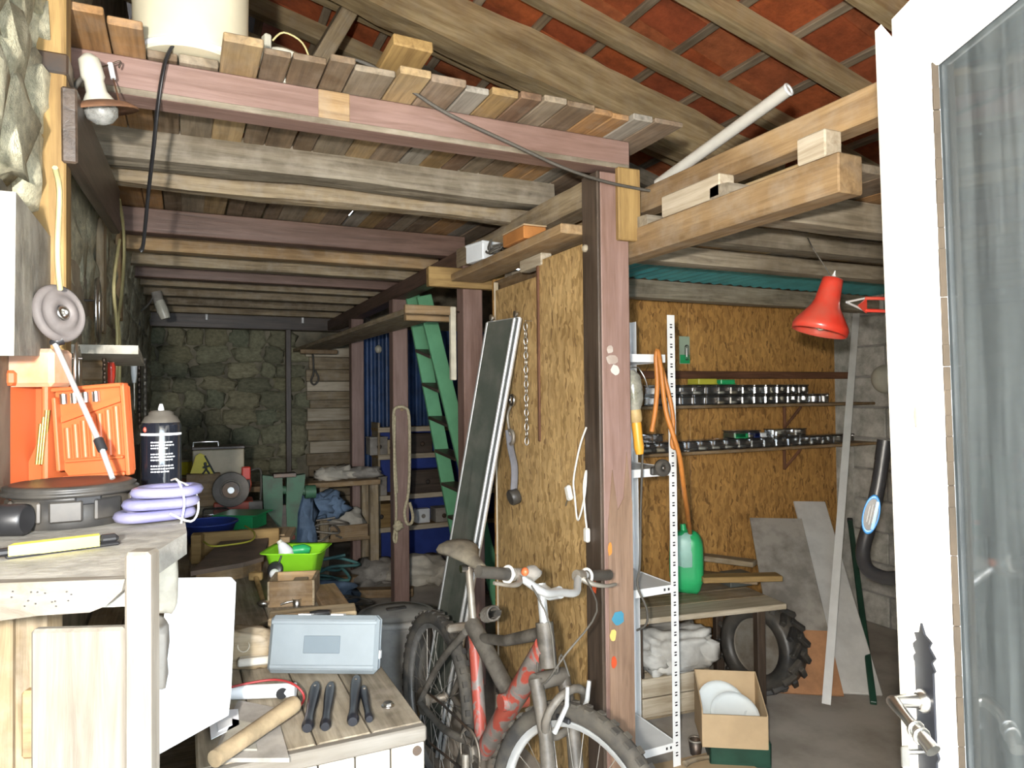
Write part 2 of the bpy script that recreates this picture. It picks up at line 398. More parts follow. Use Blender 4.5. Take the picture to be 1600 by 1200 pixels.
# ------------------------------------------------------------------ the setting
XL, XR, YB, YF = -.31, 4.05, 7.4, -.1
def bx(name, lo_, hi, mat, parent=None, bev=0, **k):
    c = [(a+b_)/2 for a, b_ in zip(lo_, hi)]; d = [abs(b_-a) for a, b_ in zip(lo_, hi)]
    M = MX.Translation(V(c)); return obj(name, B().box((0, 0, 0), d, bev), mat, parent, M, **k)
bx('floor', (-3, -6, -.1), (XR+.2, YB+.2, 0), FLOOR, kind='structure')
SL = .25; SA = math.atan(SL)
def roof_h(x): return 3.82 - SL*x
wl = thing('wall_left', 'rubble stone wall down the left side of the workshop', None, kind='structure')
obj('mortar_core', B().box((XL-.125, 3.6, 1.96), (.25, 7.8, 3.92)), MORTAR, wl)
wb = thing('wall_back', 'mossy rubble stone wall at the far end', None, kind='structure')
MB = MX(((1, 0, 0, 0), (0, 0, 1, YB), (0, 1, 0, 0), (0, 0, 0, 1)))
obj('mortar_core', B().prism([(XL-.25, 0), (XR+.2, 0), (XR+.2, roof_h(XR)), (XL-.25, roof_h(XL))][::-1], .2, MB), MORTAR, wb)
wf = thing('wall_front', 'front wall around the doorway', None, kind='structure')
MF = MX(((1, 0, 0, 0), (0, 0, 1, YF-.2), (0, 1, 0, 0), (0, 0, 0, 1)))
obj('masonry', B().prism([(XL-.25, 0), (-.29, 0), (-.29, 2.15), (.67, 2.15), (.67, 0), (XR+.2, 0), (XR+.2, roof_h(XR)), (XL-.25, roof_h(XL))][::-1], .2, MF), CONC, wf)
wr = thing('wall_right', 'grey concrete block wall on the right', None, kind='structure')
obj('mortar_core', B().box((XR+.1, 3.6, 1.4), (.2, 7.8, 2.8)), MORTARG, wr)
shapes = []
for i in range(7):
    b = B().blob((0, 0, 0), (.5, .5, .5), .45, 1.7, 12, 7, i+3, pw=.55)
    me = bpy.data.meshes.new('stone'); me.from_pydata(b.v, [], b.f); me.polygons.foreach_set('use_smooth', b.sm); me.materials.append(STONE); shapes.append(me)
shapesl = []
for me in shapes:
    m2 = me.copy(); m2.materials.clear(); m2.materials.append(STONEL); shapesl.append(m2)
def put(name, me, parent, M):
    o = bpy.data.objects.new(name, me); COL.objects.link(o); o.parent = parent; o.matrix_basis = M; return o
rs = random.Random(3)
def courses(parent, u0_, u1, z0, z1, mk, pool, hmin=.11, hmax=.2):
    z = z0; 
    while z < z1:
        h = rs.uniform(hmin, hmax); u = u0_ - rs.uniform(0, .1)
        while u < u1:
            w_ = rs.uniform(.15, .36)
            put('stone', rs.choice(pool), parent, mk(u+w_/2, z+h/2, w_*.98, h*.98, rs)); u += w_
        z += h
courses(wb, XL, 1.02, .35, 2.28, lambda u, z, a, h, r: MX.Translation(V((u, YB, z+r.uniform(-.01, .01)))) @ MX.Rotation(r.uniform(-.1, .1), 4, 'Y') @ MX.Diagonal(V((a, .1, h, 1))), shapes)
courses(wl, 2.0, 7.3, 1.2, 2.35, lambda u, z, a, h, r: MX.Translation(V((XL, u, z))) @ MX.Diagonal(V((.08, a*1.25, h, 1))), shapesl, .14, .22)
courses(wl, 1.35, 2.3, 2.3, 3.2, lambda u, z, a, h, r: MX.Translation(V((XL, u, z))) @ MX.Diagonal(V((.1, a*1.1, h, 1))), shapesl, .14, .22)
courses(wl, 1.3, 1.75, 1.9, 2.3, lambda u, z, a, h, r: MX.Translation(V((XL, u, z))) @ MX.Diagonal(V((.1, a*.9, h, 1))), shapesl, .12, .2)
bb = B().box((0, 0, 0), (.02, .49, .19), .006); mebl = bpy.data.meshes.new('block'); mebl.from_pydata(bb.v, [], bb.f); mebl.materials.append(BLOCK)
for r_ in range(12):
    for c_ in range(8):
        y = .4 + c_*.5 + (.25 if r_ % 2 else 0); 
        if y < 3.55: put('block', mebl, wr, TR(XR-.004+rs.uniform(-.004, .004), y-.1, .1+r_*.2))
# roof: tiles over battens over rafters
RM = MX.Translation(V((0, 0, 3.82))) @ MX.Rotation(SA, 4, 'Y')
ce = thing('ceiling', 'pitched tiled roof seen from below', None, M=RM, kind='structure')
obj('sky_block_slab', B().box((1.6, 3.6, .16), (6.6, 8.2, .04)), plain('sky_block_dark', (.06, .04, .03), .9), ce)  # unseen slab over the tiles, added to keep sky light out
GA = .325
bt = B().prism([(-.165, .0), (-.165, .02), (.17, .05), (.17, .03)], .222)
MT = MX(((1, 0, 0, 0), (0, 0, 1, -.111), (0, 1, 0, 0), (0, 0, 0, 1)))
b2 = B()
b2.prism([(-.17, .045), (-.17, .06), (.185, .04), (.185, .02)][::-1], .209, MT)
metl = bpy.data.meshes.new('roof_tile'); metl.from_pydata(b2.v, [], b2.f); metl.materials.append(TILE)
nt_ = 0
for i in range(11):
    for j in range(27):
        put('roof_tile', metl, ce, TR(.42+i*GA+GA/2, 1.25+j*.214, rs.uniform(-.003, .003), rs.uniform(-.012, .012)))
for i in range(-3, 14):
    beam('batten', (.42+i*GA, -.2, .02), (.42+i*GA, 7.4, .02), .045, .035, W_BATTEN, ce)
for y in (1.05, 1.5, 1.97, 2.45, 2.92, 3.7, 4.12, 4.55, 5.0, 5.45, 5.9, 6.4, 6.9):
    beam('rafter', (-.3, y, -.045), (4.15, y+rs.uniform(-.03, .03), -.045), .075, .1, W_ROOF, ce, rough=.05)
beam('principal_rafter', (-.25, 3.36, -.12), (3.5, 3.29, -.13), .17, .25, W_ROOF, ce, rough=.16)
beam('strut', (.86, 3.55, -.02), (.72, 3.52, -.62), .09, .08, W_GREY, ce)
beam('strut', (1.2, 3.75, -.22), (3.2, 3.75, -.25), .07, .1, W_GREYB, ce, rough=.2)
# ------------------------------------------------------------------ posts and timbers of the mezzanine
def daub(px, py, w_, h, mat, Y, parent, X=None):
    p = at(px, py, Y=Y) if X is None else at(px, py, X=X)
    b = B(); n = 12; r2 = random.Random(int(px))
    poly = [(math.cos(2*math.pi*i/n)*w_/2*r2.uniform(.75, 1.1), math.sin(2*math.pi*i/n)*h/2*r2.uniform(.8, 1.1)) for i in range(n)]
    rot = MX.Rotation(R(90), 4, 'X') if X is None else MX.Rotation(R(-90), 4, 'Z') @ MX.Rotation(R(90), 4, 'X')
    b.prism(poly, .0015, MX.Translation(p) @ rot); return obj('paint_or_glint_daub', b, mat, parent, MX.Translation(-V(parent.matrix_basis.translation)))
px0, px1, pz = 1.307, 1.424, 2.275
p1 = thing('timber_post', 'tall brown painted post in front with dark stained side and coloured paint daubs', 'post', (1.365, 2.11, 0))
Q = MX.Translation(V((-1.365, -2.11, 0)))
def col(parent, x, y, w_, d, z0, z1, mat, name='shaft', bev=.005):
    return beam(name, (x, y, z0), (x, y, z1), d, w_, mat, parent, up=(1, 0, 0), bev=bev)
sh = beam('shaft', (0, .004, 0), (0, .004, pz), .1, .117, W_PAINT, p1, up=(1, 0, 0))
beam('side_board', (-.066, .004, 0), (-.066, .004, pz), .106, .014, W_DARK, p1, up=(1, 0, 0))
obj('bare_patch', B().prism([(0, -.05), (0, .05), (1.12, .05), (1.3, .03), (1.14, .015), (1.1, -.01), (1.24, -.03), (1.05, -.05)][::-1], .003, MX.Identity(4)), wood('worn_post_brown', (.34, .225, .155), (.22, .14, .095), stain=.7, var=0), p1, MX(((0, 1, 0, .005), (0, 0, 1, -.0495), (1, 0, 0, 0), (0, 0, 0, 1))))
GLINT = plain('pale_flash_glint', (.62, .58, .52), .35, dirt=.4, dcol=(.34, .25, .2))
daub(953, 546, .03, .03, GLINT, 2.06, p1); daub(956, 562, .05, .035, GLINT, 2.06, p1); daub(961, 578, .035, .04, GLINT, 2.06, p1)  # pale daubs: the flash glint on the post, put into the colour
beam('splice_board', (.045, -.062, at(965, 374, Y=2.04).z), (.045, -.062, 2.29), .024, .092, W_YEL, p1, up=(1, 0, 0))
obj('bolt_head', B().lathe([(.014, 0), (.014, .008), (.008, .012)], 10, MX.Translation(V((-.073, .03, at(928, 383, X=1.29).z))) @ MX.Rotation(R(-90), 4, 'Y')), W_GREYB, p1)
for a in ((966, 966, .055, .055, PAINTB), (958, 992, .026, .042, PAINTY), (959, 1035, .026, .04, PAINTR), (953, 858, .02, .05, PAINTO)): daub(*a, 2.06, p1)
daub(929, 916, .03, .05, PAINTR, None, p1, X=1.289)
for X_, Y_, lab in ((1.365, 3.445, 'brown painted post behind the leaning smoked panel'), (1.365, 4.805, 'brown painted post with a rope looped over it'), (1.365, 6.13, 'brown painted post at the back corner beside the pale boards')):
    t = thing('timber_post', lab, 'post', (X_, Y_, 0), group='mezzanine posts')
    col(t, 0, 0, .108, .1, 0, 2.18, W_PAINT)
def timber(p0, p1_, w_, h, mat, label, name='ceiling_joist', cat='beam', group=None, rough=0., warp=0., bev=.004):
    return beam(name, p0, p1_, w_, h, mat, None, label, cat, group, rough=rough, warp=warp, bev=bev)
fb = thing('front_beam', 'long faded brown painted beam across the front of the loft', 'beam', (0, 2.1, 2.34))
beam('timber', (-.33, 0, 0), (1.425, 0, 0), .09, .1, W_PAINT, fb)
xa, xb = at(498, 165, Y=2.05).x, at(547, 172, Y=2.05).x
beam('worn_edge', (-.33, -.0455, -.042), (1.42, -.0455, -.042), .004, .017, W_GREYB, fb)
beam('bare_patch', (xa, -.045, .008), (xb, -.045, .008), .004, .082, W_TAN, fb)
J = 'loft joists'
timber((XL-.05, 2.66, 2.345), (1.42, 2.66, 2.355), .12, .115, W_GREYB, 'thick grey round joist just behind the brown front beam', group=J, rough=.16, warp=.04)
timber((XL-.05, 2.86, 2.325), (1.42, 2.86, 2.325), .08, .1, W_GREY, 'rough brown joist tucked behind the thick grey joist', group=J, rough=.2, warp=.03)
for y, mat, h, lab in ((3.68, W_PAINTD, .115, 'dark brown painted joist, first painted one under the loft'), (4.13, W_TAN, .11, 'bright tan joist in the middle of the loft'),
                       (4.56, W_GREY, .11, 'dull grey joist behind the bright tan one'), (5.0, W_PAINTD, .115, 'dark brown painted joist deeper under the loft'),
                       (5.45, W_GREY, .1, 'dull brown joist deep under the loft'), (5.95, W_GREY, .1, 'weathered joist last but two before the far wall'),
                       (6.5, W_GREY, .1, 'weathered joist last but one before the far wall'), (7.05, W_GREY, .1, 'weathered joist closest to the far stone wall')):
    timber((XL-.05, y, 2.385-h/2), (1.42, y, 2.385-h/2), .085, h, mat, lab, group=J)
timber((1.365, 2.17, 2.232), (1.365, 3.5, 2.225), .1, .1, W_GREY, 'old grey girder running back from the front post', 'girder', rough=.12)
timber((1.365, 3.5, 2.225), (1.365, 7.4, 2.225), .1, .095, W_PAINTD, 'dark brown girder carrying the joists at the back', 'girder')
dk_ = thing('loft_deck', 'loft floor of mixed old boards laid over the joists', 'floor deck', (0, 0, 2.391))
x = -.3; rd = random.Random(11); i = 0
while x < 1.47:
    wd = rd.uniform(.07, .118)
    y0 = 1.885 + rd.uniform(-.02, .02)
    pxm = x + wd/2
    if x < -.2: wd = .135; y0 = 1.86
    elif -.07 < pxm < .065: y0 = 2.04
    mid = 4.55 + rd.choice((-.42, 0, .45))
    t_ = .019+rd.uniform(-.003, .005)
    beam('plank', (x+wd/2, y0, t_/2), (x+wd/2+rd.uniform(-.01, .01), mid, t_/2), wd-.004, t_, W_DECK, dk_, bev=.003)
    beam('plank', (x+wd/2, mid+.006, t_/2), (x+wd/2, 7.35, t_/2), wd-.004, t_, W_DECK, dk_, bev=.003)
    x += wd
# right bay
cb = thing('cantilever_beam', 'tan beam jutting towards the door from the front post', 'beam', (1.48, 1.2, 2.035))
beam('timber', (0, 0, 0), (0, 2.1, 0), .085, .098, W_TAN, cb)
ub = thing('edge_beam', 'long tan beam on blocks above the jutting beam', 'beam', (1.53, .7, 2.197))
beam('timber', (0, 0, 0), (0, 2.6, 0), .07, .085, W_TAN, ub)
for y0, y1_, k in ((1.24, 1.33, 1), (1.62, 1.9, 2)):
    lab = 'short squared wood block under the edge beam near the jutting beam end' if k == 1 else 'pale wood block wedged under the edge beam near the post'
    beam('wood_block', (1.47, y0, 2.121), (1.47, y1_, 2.121), .06, .07, W_PALE, None, lab, 'block', 'spacer blocks on the jutting beam')
R_ = 'right bay joists'
for y, z, mat, lab in ((1.62, 2.07, W_GREYB, 'weathered joist nearest the white door in the right bay'), (2.02, 2.083, W_GREYB, 'grey joist above the red lamp'), (2.4, 2.083, W_GREYB, 'grey joist right in front of the teal sheet'), (3.12, 2.06, W_GREYB, 'grey joist along the top of the chipboard wall')):
    timber((1.44, y, z), (XR+.05, y, z), .085, .1 if z < 2.08 else .074, mat, lab, group=R_, rough=.08)
d2 = thing('bay_deck', 'board deck over the right bay joists', 'floor deck', (1.57, 0, 2.122))
x = 0.0
while x < 2.45:
    wd = rd.uniform(.1, .17)
    beam('plank', (x+wd/2, 1.4+rd.uniform(-.05, .05), .0125), (x+wd/2, 3.6, .0125), wd-.004, .025, W_DECK, d2, bev=.003); x += wd
tsx = thing('teal_sheet', 'ribbed teal plastic sheet between two joists above the chipboard wall', 'roof sheet', (0, 0, 0))
b = B(); n = 90; vs = []; fs = []
for i in range(n+1):
    xx = 1.75 + 2.2*i/n; zz = 2.112 + .006*math.sin(i*1.05*2)
    vs += [(xx, 2.45, zz), (xx, 3.07, zz), (xx, 2.45, zz+.003), (xx, 3.07, zz+.003)]
for i in range(n):
    a = i*4; fs += [(a, a+1, a+5, a+4), (a+2, a+6, a+7, a+3), (a, a+4, a+6, a+2), (a+1, a+3, a+7, a+5)]
b.add(vs, fs); obj('sheet', b, TEAL, tsx)
pc = thing('grey_pipe', 'long pale plastic pipe leaning up past the roof tiles', 'pipe')
pa, pb = at(1028, 288, X=1.6), at(1232, 140, X=1.72)
bo = B(); bo.tube([pa, pb], .021, 12, sp=False); obj('tube', bo, plain('grey_pvc', (.6, .58, .52), .5, dirt=.15), pc)
obj('rim', B().torus((0, 0, 0), .018, .005, 14, 6, frame(pb, pb+(pb-pa))[0] @ MX.Rotation(R(90), 4, 'Y')), WHITE, pc)
# chipboard walls
ow = thing('wall_inner', 'chipboard wall at the back of the right bay', None, (0, 3.3, 0), kind='structure')
for x0, x1_ in ((1.44, 2.68), (2.686, 3.885)): obj('board', B().box(((x0+x1_)/2, .01, 1.05), (x1_-x0, .018, 2.1), .002), OSB2, ow)
obj('rendered_strip', B().box((3.97, .03, 1.05), (.17, .06, 2.1)), BLOCK, ow)
obj('rendered_back', B().box((2.77, .08, 1.05), (2.56, .1, 2.1)), MORTARG, ow)
za = at(917, 378, X=1.31).z; 
pp = thing('partition', 'chipboard partition beside the front post', 'partition', (1.32, 2.17, 0))
ys = at(842, 500, X=1.31).y - 2.17; ye = at(775, 600, X=1.31).y - 2.17
obj('board', B().box((0, ys/2, za/2), (.018, ys-.002, za), .001), OSB1, pp)
obj('board', B().box((.001, (ys+ye)/2, za/2-.03), (.018, ye-ys-.002, za-.06), .001), OSB1, pp)
zb0 = at(842, 690, X=1.3).z
beam('batten', (-.013, ys, zb0), (-.013, ys, za-.02), .02, .008, W_RED, pp, up=(1, 0, 0))
beam('edge_strip', (-.002, ye+.006, .3), (-.002, ye+.006, za-.02), .006, .022, W_PALE, pp, up=(1, 0, 0))
rl = thing('high_shelf', 'narrow tan board above the chipboard partition, cluttered on top', 'shelf', (1.3, 2.18, 2.095))
beam('board', (0, 0, 0), (0, 1.14, 0), .17, .035, W_TAN, rl)
beam('support_block', (.03, .33, -.043), (.03, .53, -.043), .05, .05, W_PALE, rl)
def cbox(name, c, d, mat, label, cat, rz=0, group=None, bev=.004):
    t = thing(name, label, cat, (c[0], c[1], c[2]), rz, group); obj('body', B().box((0, 0, d[2]/2), d, bev), mat, t); return t
t = cbox('white_box', (1.25, 2.98, 2.114), (.1, .14, .075), WHITE, 'small white box on the high shelf over the partition', 'box', .2)
obj('lid', B().box((0, 0, .079), (.106, .146, .012), .004), WHITE, t)
t = cbox('orange_box', (1.25, 2.55, 2.114), (.1, .2, .05), plain('orange_card', (.5, .2, .05), .8), 'flat orange brown box on the high shelf near the post', 'box'); obj('lid', B().box((0, 0, .053), (.104, .204, .006), .002), CARD, t)
tw = thing('wire_tangle', 'tangle of dark wire beside the white box on the high shelf', 'wire', (1.25, 2.78, 2.114))
pts = [(rs.uniform(-.05, .05), rs.uniform(-.07, .07), rs.uniform(.006, .06)) for _ in range(16)]
obj('wire', B().tube(pts, .004, 5), CABLED, tw)
ct = thing('cross_timber', 'bright tan timber nailed across the second post', 'beam', at(668, 432, Y=3.37))
beam('timber', (0, 0, 0), (.52, 0, 0), .045, .1, W_YEL, ct)
for q in (.32, .37): obj('nail', B().cyl((q, -.028, .02), (q, -.02, .02), .005, n=6), DARKM, ct)
ls = thing('plank_shelf', 'long dusty plank shelf running back under the girder', 'shelf', (1.22, 3.55, 1.965))
beam('plank', (0, 0, 0), (-.12, 3.6, 0), .26, .03, W_GREY, ls)
beam('bearer', (-.14, .12, -.035), (.18, .12, -.035), .05, .04, W_TAN, ls); beam('bearer', (-.24, 3.2, -.035), (.1, 3.2, -.035), .05, .04, W_TAN, ls)
lb = thing('angle_bracket', 'pale L shaped frame piece hung on the second post', 'bracket', at(706, 486, Y=3.379))
obj('nail', B().cyl((.008, 0, .0), (.05, .03, .0), .005, n=6), DARKM, lb)
zz = at(706, 594, Y=3.38).z - at(706, 486, Y=3.38).z
beam('arm', (-.25, 0, 0), (.02, 0, 0), .03, .045, W_TAN, lb)
beam('white_arm', (0, -.01, zz), (0, -.01, .02), .03, .03, plain('ivory_paint', (.7, .64, .5), .5, dirt=.3), lb, up=(1, 0, 0))
# ------------------------------------------------------------------ white glazed door, open inwards
hp = CAMP + rt*.626 + fw*.26; hp.z = 0; ep = CAMP + rt*.654 + fw*1.09; ep.z = 0
lx = (ep-hp).normalized(); LW = (ep-hp).length
lz = V((0, 0, 1)) - rt*.018; lz = (lz - lx*lz.dot(lx)).normalized(); ly = lz.cross(lx)
DM = MX(((lx.x, ly.x, lz.x, hp.x), (lx.y, ly.y, lz.y, hp.y), (lx.z, ly.z, lz.z, .01), (0, 0, 0, 1)))
dr = thing('door_1', 'white glazed wooden door standing open on the right', None, M=DM, kind='structure')
T = .038; SW = .088; ZT = 2.075; ZG0, ZG1 = .62, 1.965   # +y is the face seen by the camera
obj('latch_stile', B().box((LW-SW/2, 0, ZT/2), (SW, T, ZT), .004), WHITEP, dr)
obj('hinge_stile', B().box((SW/2, 0, ZT/2), (SW, T, ZT), .004), WHITEP, dr)
obj('top_rail', B().box((LW/2, 0, (ZT+ZG1)/2), (LW-2*SW, T, ZT-ZG1), .003), WHITEP, dr)
obj('bottom_rail', B().box((LW/2, 0, ZG0/2), (LW-2*SW, T, ZG0), .003), WHITEP, dr)
b = B()
for s_ in (1, -1):
    b.box((LW-SW-(.007 if s_ > 0 else .02), s_*.01, (ZG0+ZG1)/2), ((.014 if s_ > 0 else .04), .012, ZG1-ZG0), .004); b.box((SW+.007, s_*.01, (ZG0+ZG1)/2), (.014, .012, ZG1-ZG0), .004)
    b.box((LW/2, s_*.01, ZG1-.007), (LW-2*SW, .012, .014), .004); b.box((LW/2, s_*.01, ZG0+.007), (LW-2*SW, .012, .014), .004)
obj('glazing_bead', b, WHITEP, dr)
b = B()
for z in range(40): b.box((LW-SW-.015, .0125, ZG0+.03+z*.033), (.004+.001*math.sin(z*1.7), .009, .034+.004*math.sin(z*2.3)), .001)
obj('old_putty', b, plain('cracked_putty', (.06, .045, .03), .9, dirt=.3), dr, kind='stuff')
obj('glass_pane', B().box((LW/2, 0, (ZG0+ZG1)/2), (LW-2*SW+.01, .004, ZG1-ZG0+.01)), GLASS, dr)
# worn closing lip along the latch edge, wider at the top
obj('closing_lip', B().prism([(0, .012), (.034, .012), (.0345, ZT-.01), (.004, ZT-.05), (0, ZT-.06)], .02, MX.Translation(V((LW-.002, .0, 0))) @ MX(((0, 0, 1, 0), (1, 0, 0, 0), (0, 1, 0, 0), (0, 0, 0, 1)))), plain('worn_white_paint', (.78, .77, .72), .55, dirt=.3, dcol=(.5, .45, .36), sc_=20), dr)
def dl(px, py, off=0.0):   # a point on the door face in door coordinates
    n = ly; p0 = hp + V((0, 0, .01)) + ly*(T/2+off); d = fw + rt*((px-800)/F_PX) + up_*((600-py)/F_PX)
    t = (p0-CAMP).dot(n)/d.dot(n); return DM.inverted() @ (CAMP + d*t)
hz = dl(1436, 1086).z
xh = LW-.03
b = B()
poly = [(-.014, -.17), (.014, -.17), (.014, .05), (.018, .055), (.012, .064), (.017, .075), (.01, .085), (.013, .095), (.005, .1), (.002, .115), (-.003, .1), (-.013, .094), (-.009, .085), (-.018, .074), (-.012, .064), (-.017, .055), (-.014, .05), (-.014, -.06), (-.018, -.07), (-.014, -.08)]
obj('handle_plate', B().prism([(a*1.75, c) for a, c in poly], .003, MX.Translation(V((xh, T/2, hz))) @ MX(((1, 0, 0, 0), (0, 0, 1, 0), (0, 1, 0, 0), (0, 0, 0, 1)))), plain('black_iron', (.02, .022, .03), .5, .3, dirt=.3), dr)
hn = obj('lever_handle', B().tube([(xh, T/2, hz), (xh, T/2+.045, hz), (xh-.006, T/2+.05, hz), (xh-.04, T/2+.05, hz-.006), (xh-.088, T/2+.04, hz-.03)], [.0105, .009, .0095, .008, .0105], 12), STEEL, dr)
obj('collar', B().lathe([(.017, 0), (.017, .006), (.012, .012)], 14, MX.Translation(V((xh, T/2+.002, hz))) @ MX.Rotation(R(-90), 4, 'X')), STEEL, hn)
obj('grip_rings', B().torus((0, 0, 0), .0105, .0025, 12, 6, TR(xh-.058, T/2+.047, hz-.014, 0, 0, R(90))).torus((0, 0, 0), .0105, .0025, 12, 6, TR(xh-.068, T/2+.045, hz-.019, 0, 0, R(90))), STEEL, hn)
obj('key', B().cyl((xh, T/2+.002, hz-.075), (xh, T/2+.03, hz-.075), .004, n=8).box((xh, T/2+.035, hz-.082), (.004, .012, .03), .001), STEEL, dr)
pk = dl(1413, 650)
obj('paint_chip', B().blob((0, 0, 0), (.006, .0008, .016), .3, 2, 10, 6, 4, MX.Translation(V((LW-.03, T/2, dl(1413, 650).z)))), GREYD, dr)
# ------------------------------------------------------------------ tall bench on the left
ZB = 1.28
def tb(px, py): p = at(px, py, Z=ZB); return (p.x, p.y)
poly = [tb(-150, 912), tb(0, 911), tb(196, 903), tb(243, 862), tb(292, 832), tb(283, 775), tb(-110, 770)]
bt_ = thing('tall_bench', 'tall rough wooden bench with a dusty rendered top at the left', 'bench', (poly[2][0], poly[2][1], 0))
ox, oy = poly[2]
poly = [(max(a, XL+.004), b_) for a, b_ in poly]; rel = [(a-ox, b_-oy) for a, b_ in poly]
obj('top_slab', B().prism(rel, .035, MX.Translation(V((0, 0, ZB-.035)))), plain('dusty_render_top', (.36, .34, .3), .95, dirt=.3, sc_=20, bmp=.5), bt_)
e0 = at(-150, 912, Z=ZB); e1 = at(243, 903, Z=ZB); ed = (e1-e0).normalized(); en = V((-ed.y, ed.x, 0))
FM = MX(((ed.x, en.x, 0, e0.x-ox), (ed.y, en.y, 0, e0.y-oy), (0, 0, 1, 0), (0, 0, 0, 1)))   # x along the front edge, y inwards
def fl(px, py, off=0.0):
    p0 = e0 + en*off; d = fw + rt*((px-800)/F_PX) + up_*((600-py)/F_PX); t = (p0-CAMP).dot(en)/d.dot(en); q = CAMP+d*t
    r = FM.inverted() @ (q - V((ox, oy, 0))); return r
a = [(-150, 915), (0, 911), (195, 905), (190, 924), (165, 947), (140, 957), (60, 962), (0, 970), (-150, 980)]
MF2 = FM @ MX.Translation(V((0, -.02, 0))) @ MX(((1, 0, 0, 0), (0, 0, 1, 0), (0, 1, 0, 0), (0, 0, 0, 1)))
pl = [(fl(x_, y_, -.02).x, fl(x_, y_, -.02).z) for x_, y_ in a]
obj('fascia', B().prism(pl, .018, MF2), W_NEAR, bt_)
b = B()
for i in range(14): 
    q = fl(rs.uniform(8, 150), rs.uniform(922, 948), -.02); b.blob((q.x, -.0205, q.z), (.0013, .0008, .0009), 0, 1, 6, 4)
obj('nail_holes', b, BLACK, bt_, FM, kind='stuff')
x0, x1_ = fl(46, 1000, .0).x, fl(194, 1000, .0).x
beam('front_board', ((x0+x1_)/2, .008, .0), ((x0+x1_)/2, .008, ZB-.06), .016, x1_-x0, W_NEAR, bt_, up=(1, 0, 0)).matrix_basis = FM @ frame(((x0+x1_)/2, .008, .0), ((x0+x1_)/2, .008, ZB-.06), (1, 0, 0))[0]
x2, x3 = fl(197, 1000, -.01).x, fl(238, 1000, -.01).x
q = frame(((x2+x3)/2, -.002, 0), ((x2+x3)/2, -.002, at(215, 832, Z=ZB).z+.03), (1, 0, 0))
beam('corner_post', (0, 0, 0), (0, 0, ZB+.035), .03, x3-x2, W_NEAR, bt_, up=(1, 0, 0)).matrix_basis = FM @ q[0]
for px_, l_ in ((-25, 'leg'), (30, 'leg')):
    xx = fl(px_, 1000, .25).x; M_, L_ = frame((xx, .3, 0), (xx, .3, ZB-.035), (1, 0, 0))
    beam('leg', (0, 0, 0), (0, 0, ZB-.035), .05, .05, W_GREY, bt_).matrix_basis = FM @ M_
p = at(268, 838, Z=ZB) - V((ox, oy, 0))
obj('stone_block', B().blob((p.x-.02, p.y+.02, ZB-.062), (.03, .05, .06), .15, 2, 12, 8, 2, pw=.4), CONC, bt_)
obj('stone_block', B().blob((p.x-.03, p.y-.03, ZB-.17), (.025, .045, .05), .2, 2, 12, 8, 6, pw=.4), GREYD, bt_)
beam('side_board', (p.x-.03, p.y-.02, .05), (p.x-.03, p.y-.02, ZB-.26), .12, .02, W_GREYB, bt_, up=(1, 0, 0))
M_, L_ = frame((fl(-20, 1000, .12).x, .12, .5), (fl(25, 1000, .12).x, .12, .5))
for z in (.35, .62, .9): beam('rear_board', (0, 0, 0), (L_, 0, 0), .02, .1, W_TAN, bt_).matrix_basis = FM @ MX.Translation(V((fl(-20, 1000, .12).x, .2, z+.12)))
def onb(px, py): p = at(px, py, Z=ZB); p.z = ZB; return p
CZ = -YAW   # things squared up to the bench front
# spray can
p = onb(252, 783); s = depth(p)/F_PX; r = 29*s; t = thing('spray_can', 'black aerosol spray can with grey cap on the tall bench', 'spray can', p, R(-75)); h = at(252, 660, D=depth(p)).z-ZB
obj('can_body', B().lathe([(r*.94, 0), (r, .006), (r, h-.006), (r*.93, h)], 28), plain('black_lacquer', (.012, .014, .02), .12, dirt=.1, coat=.5), t)
obj('shoulder', B().lathe([(r*.95, h), (r*.8, h+.012), (r*.62, h+.016), (r*.6, h+.022), (r*.4, h+.026)], 24), plain('dull_can_cap', (.2, .18, .15), .5, .4, dirt=.3), t)
obj('nozzle', B().lathe([(.006, h+.02), (.006, h+.03), (.003, h+.04)], 10), WHITE, t)
lab = obj('white_band', B().lathe([(r*1.004, h-.027), (r*1.004, h-.022)], 28, cap=False), WHITE, t)
b = B()
for ln in range(11):
    if ln in (3, 7): continue
    a0 = -.75
    while a0 < (.35 if ln not in (2, 10) else .05):
        wv = rs.uniform(.05, .16); z = h-.04-ln*.0062
        n_ = 3; vs = []
        for i in range(n_+1):
            aa = a0+wv*i/n_; vs += [(r*1.004*math.cos(aa), r*1.004*math.sin(aa), z), (r*1.004*math.cos(aa), r*1.004*math.sin(aa), z-.0026)]
        b.add(vs, [(2*i, 2*i+1, 2*i+3, 2*i+2) for i in range(n_)]); a0 += wv+.035
obj('printed_text', b, WHITE, t, kind='stuff')
obj('red_mark', B().blob((r*1.0*math.cos(-1.1), r*math.sin(-1.1), h-.014), (.004, .004, .006), 0, 1, 8, 6), RED, t)
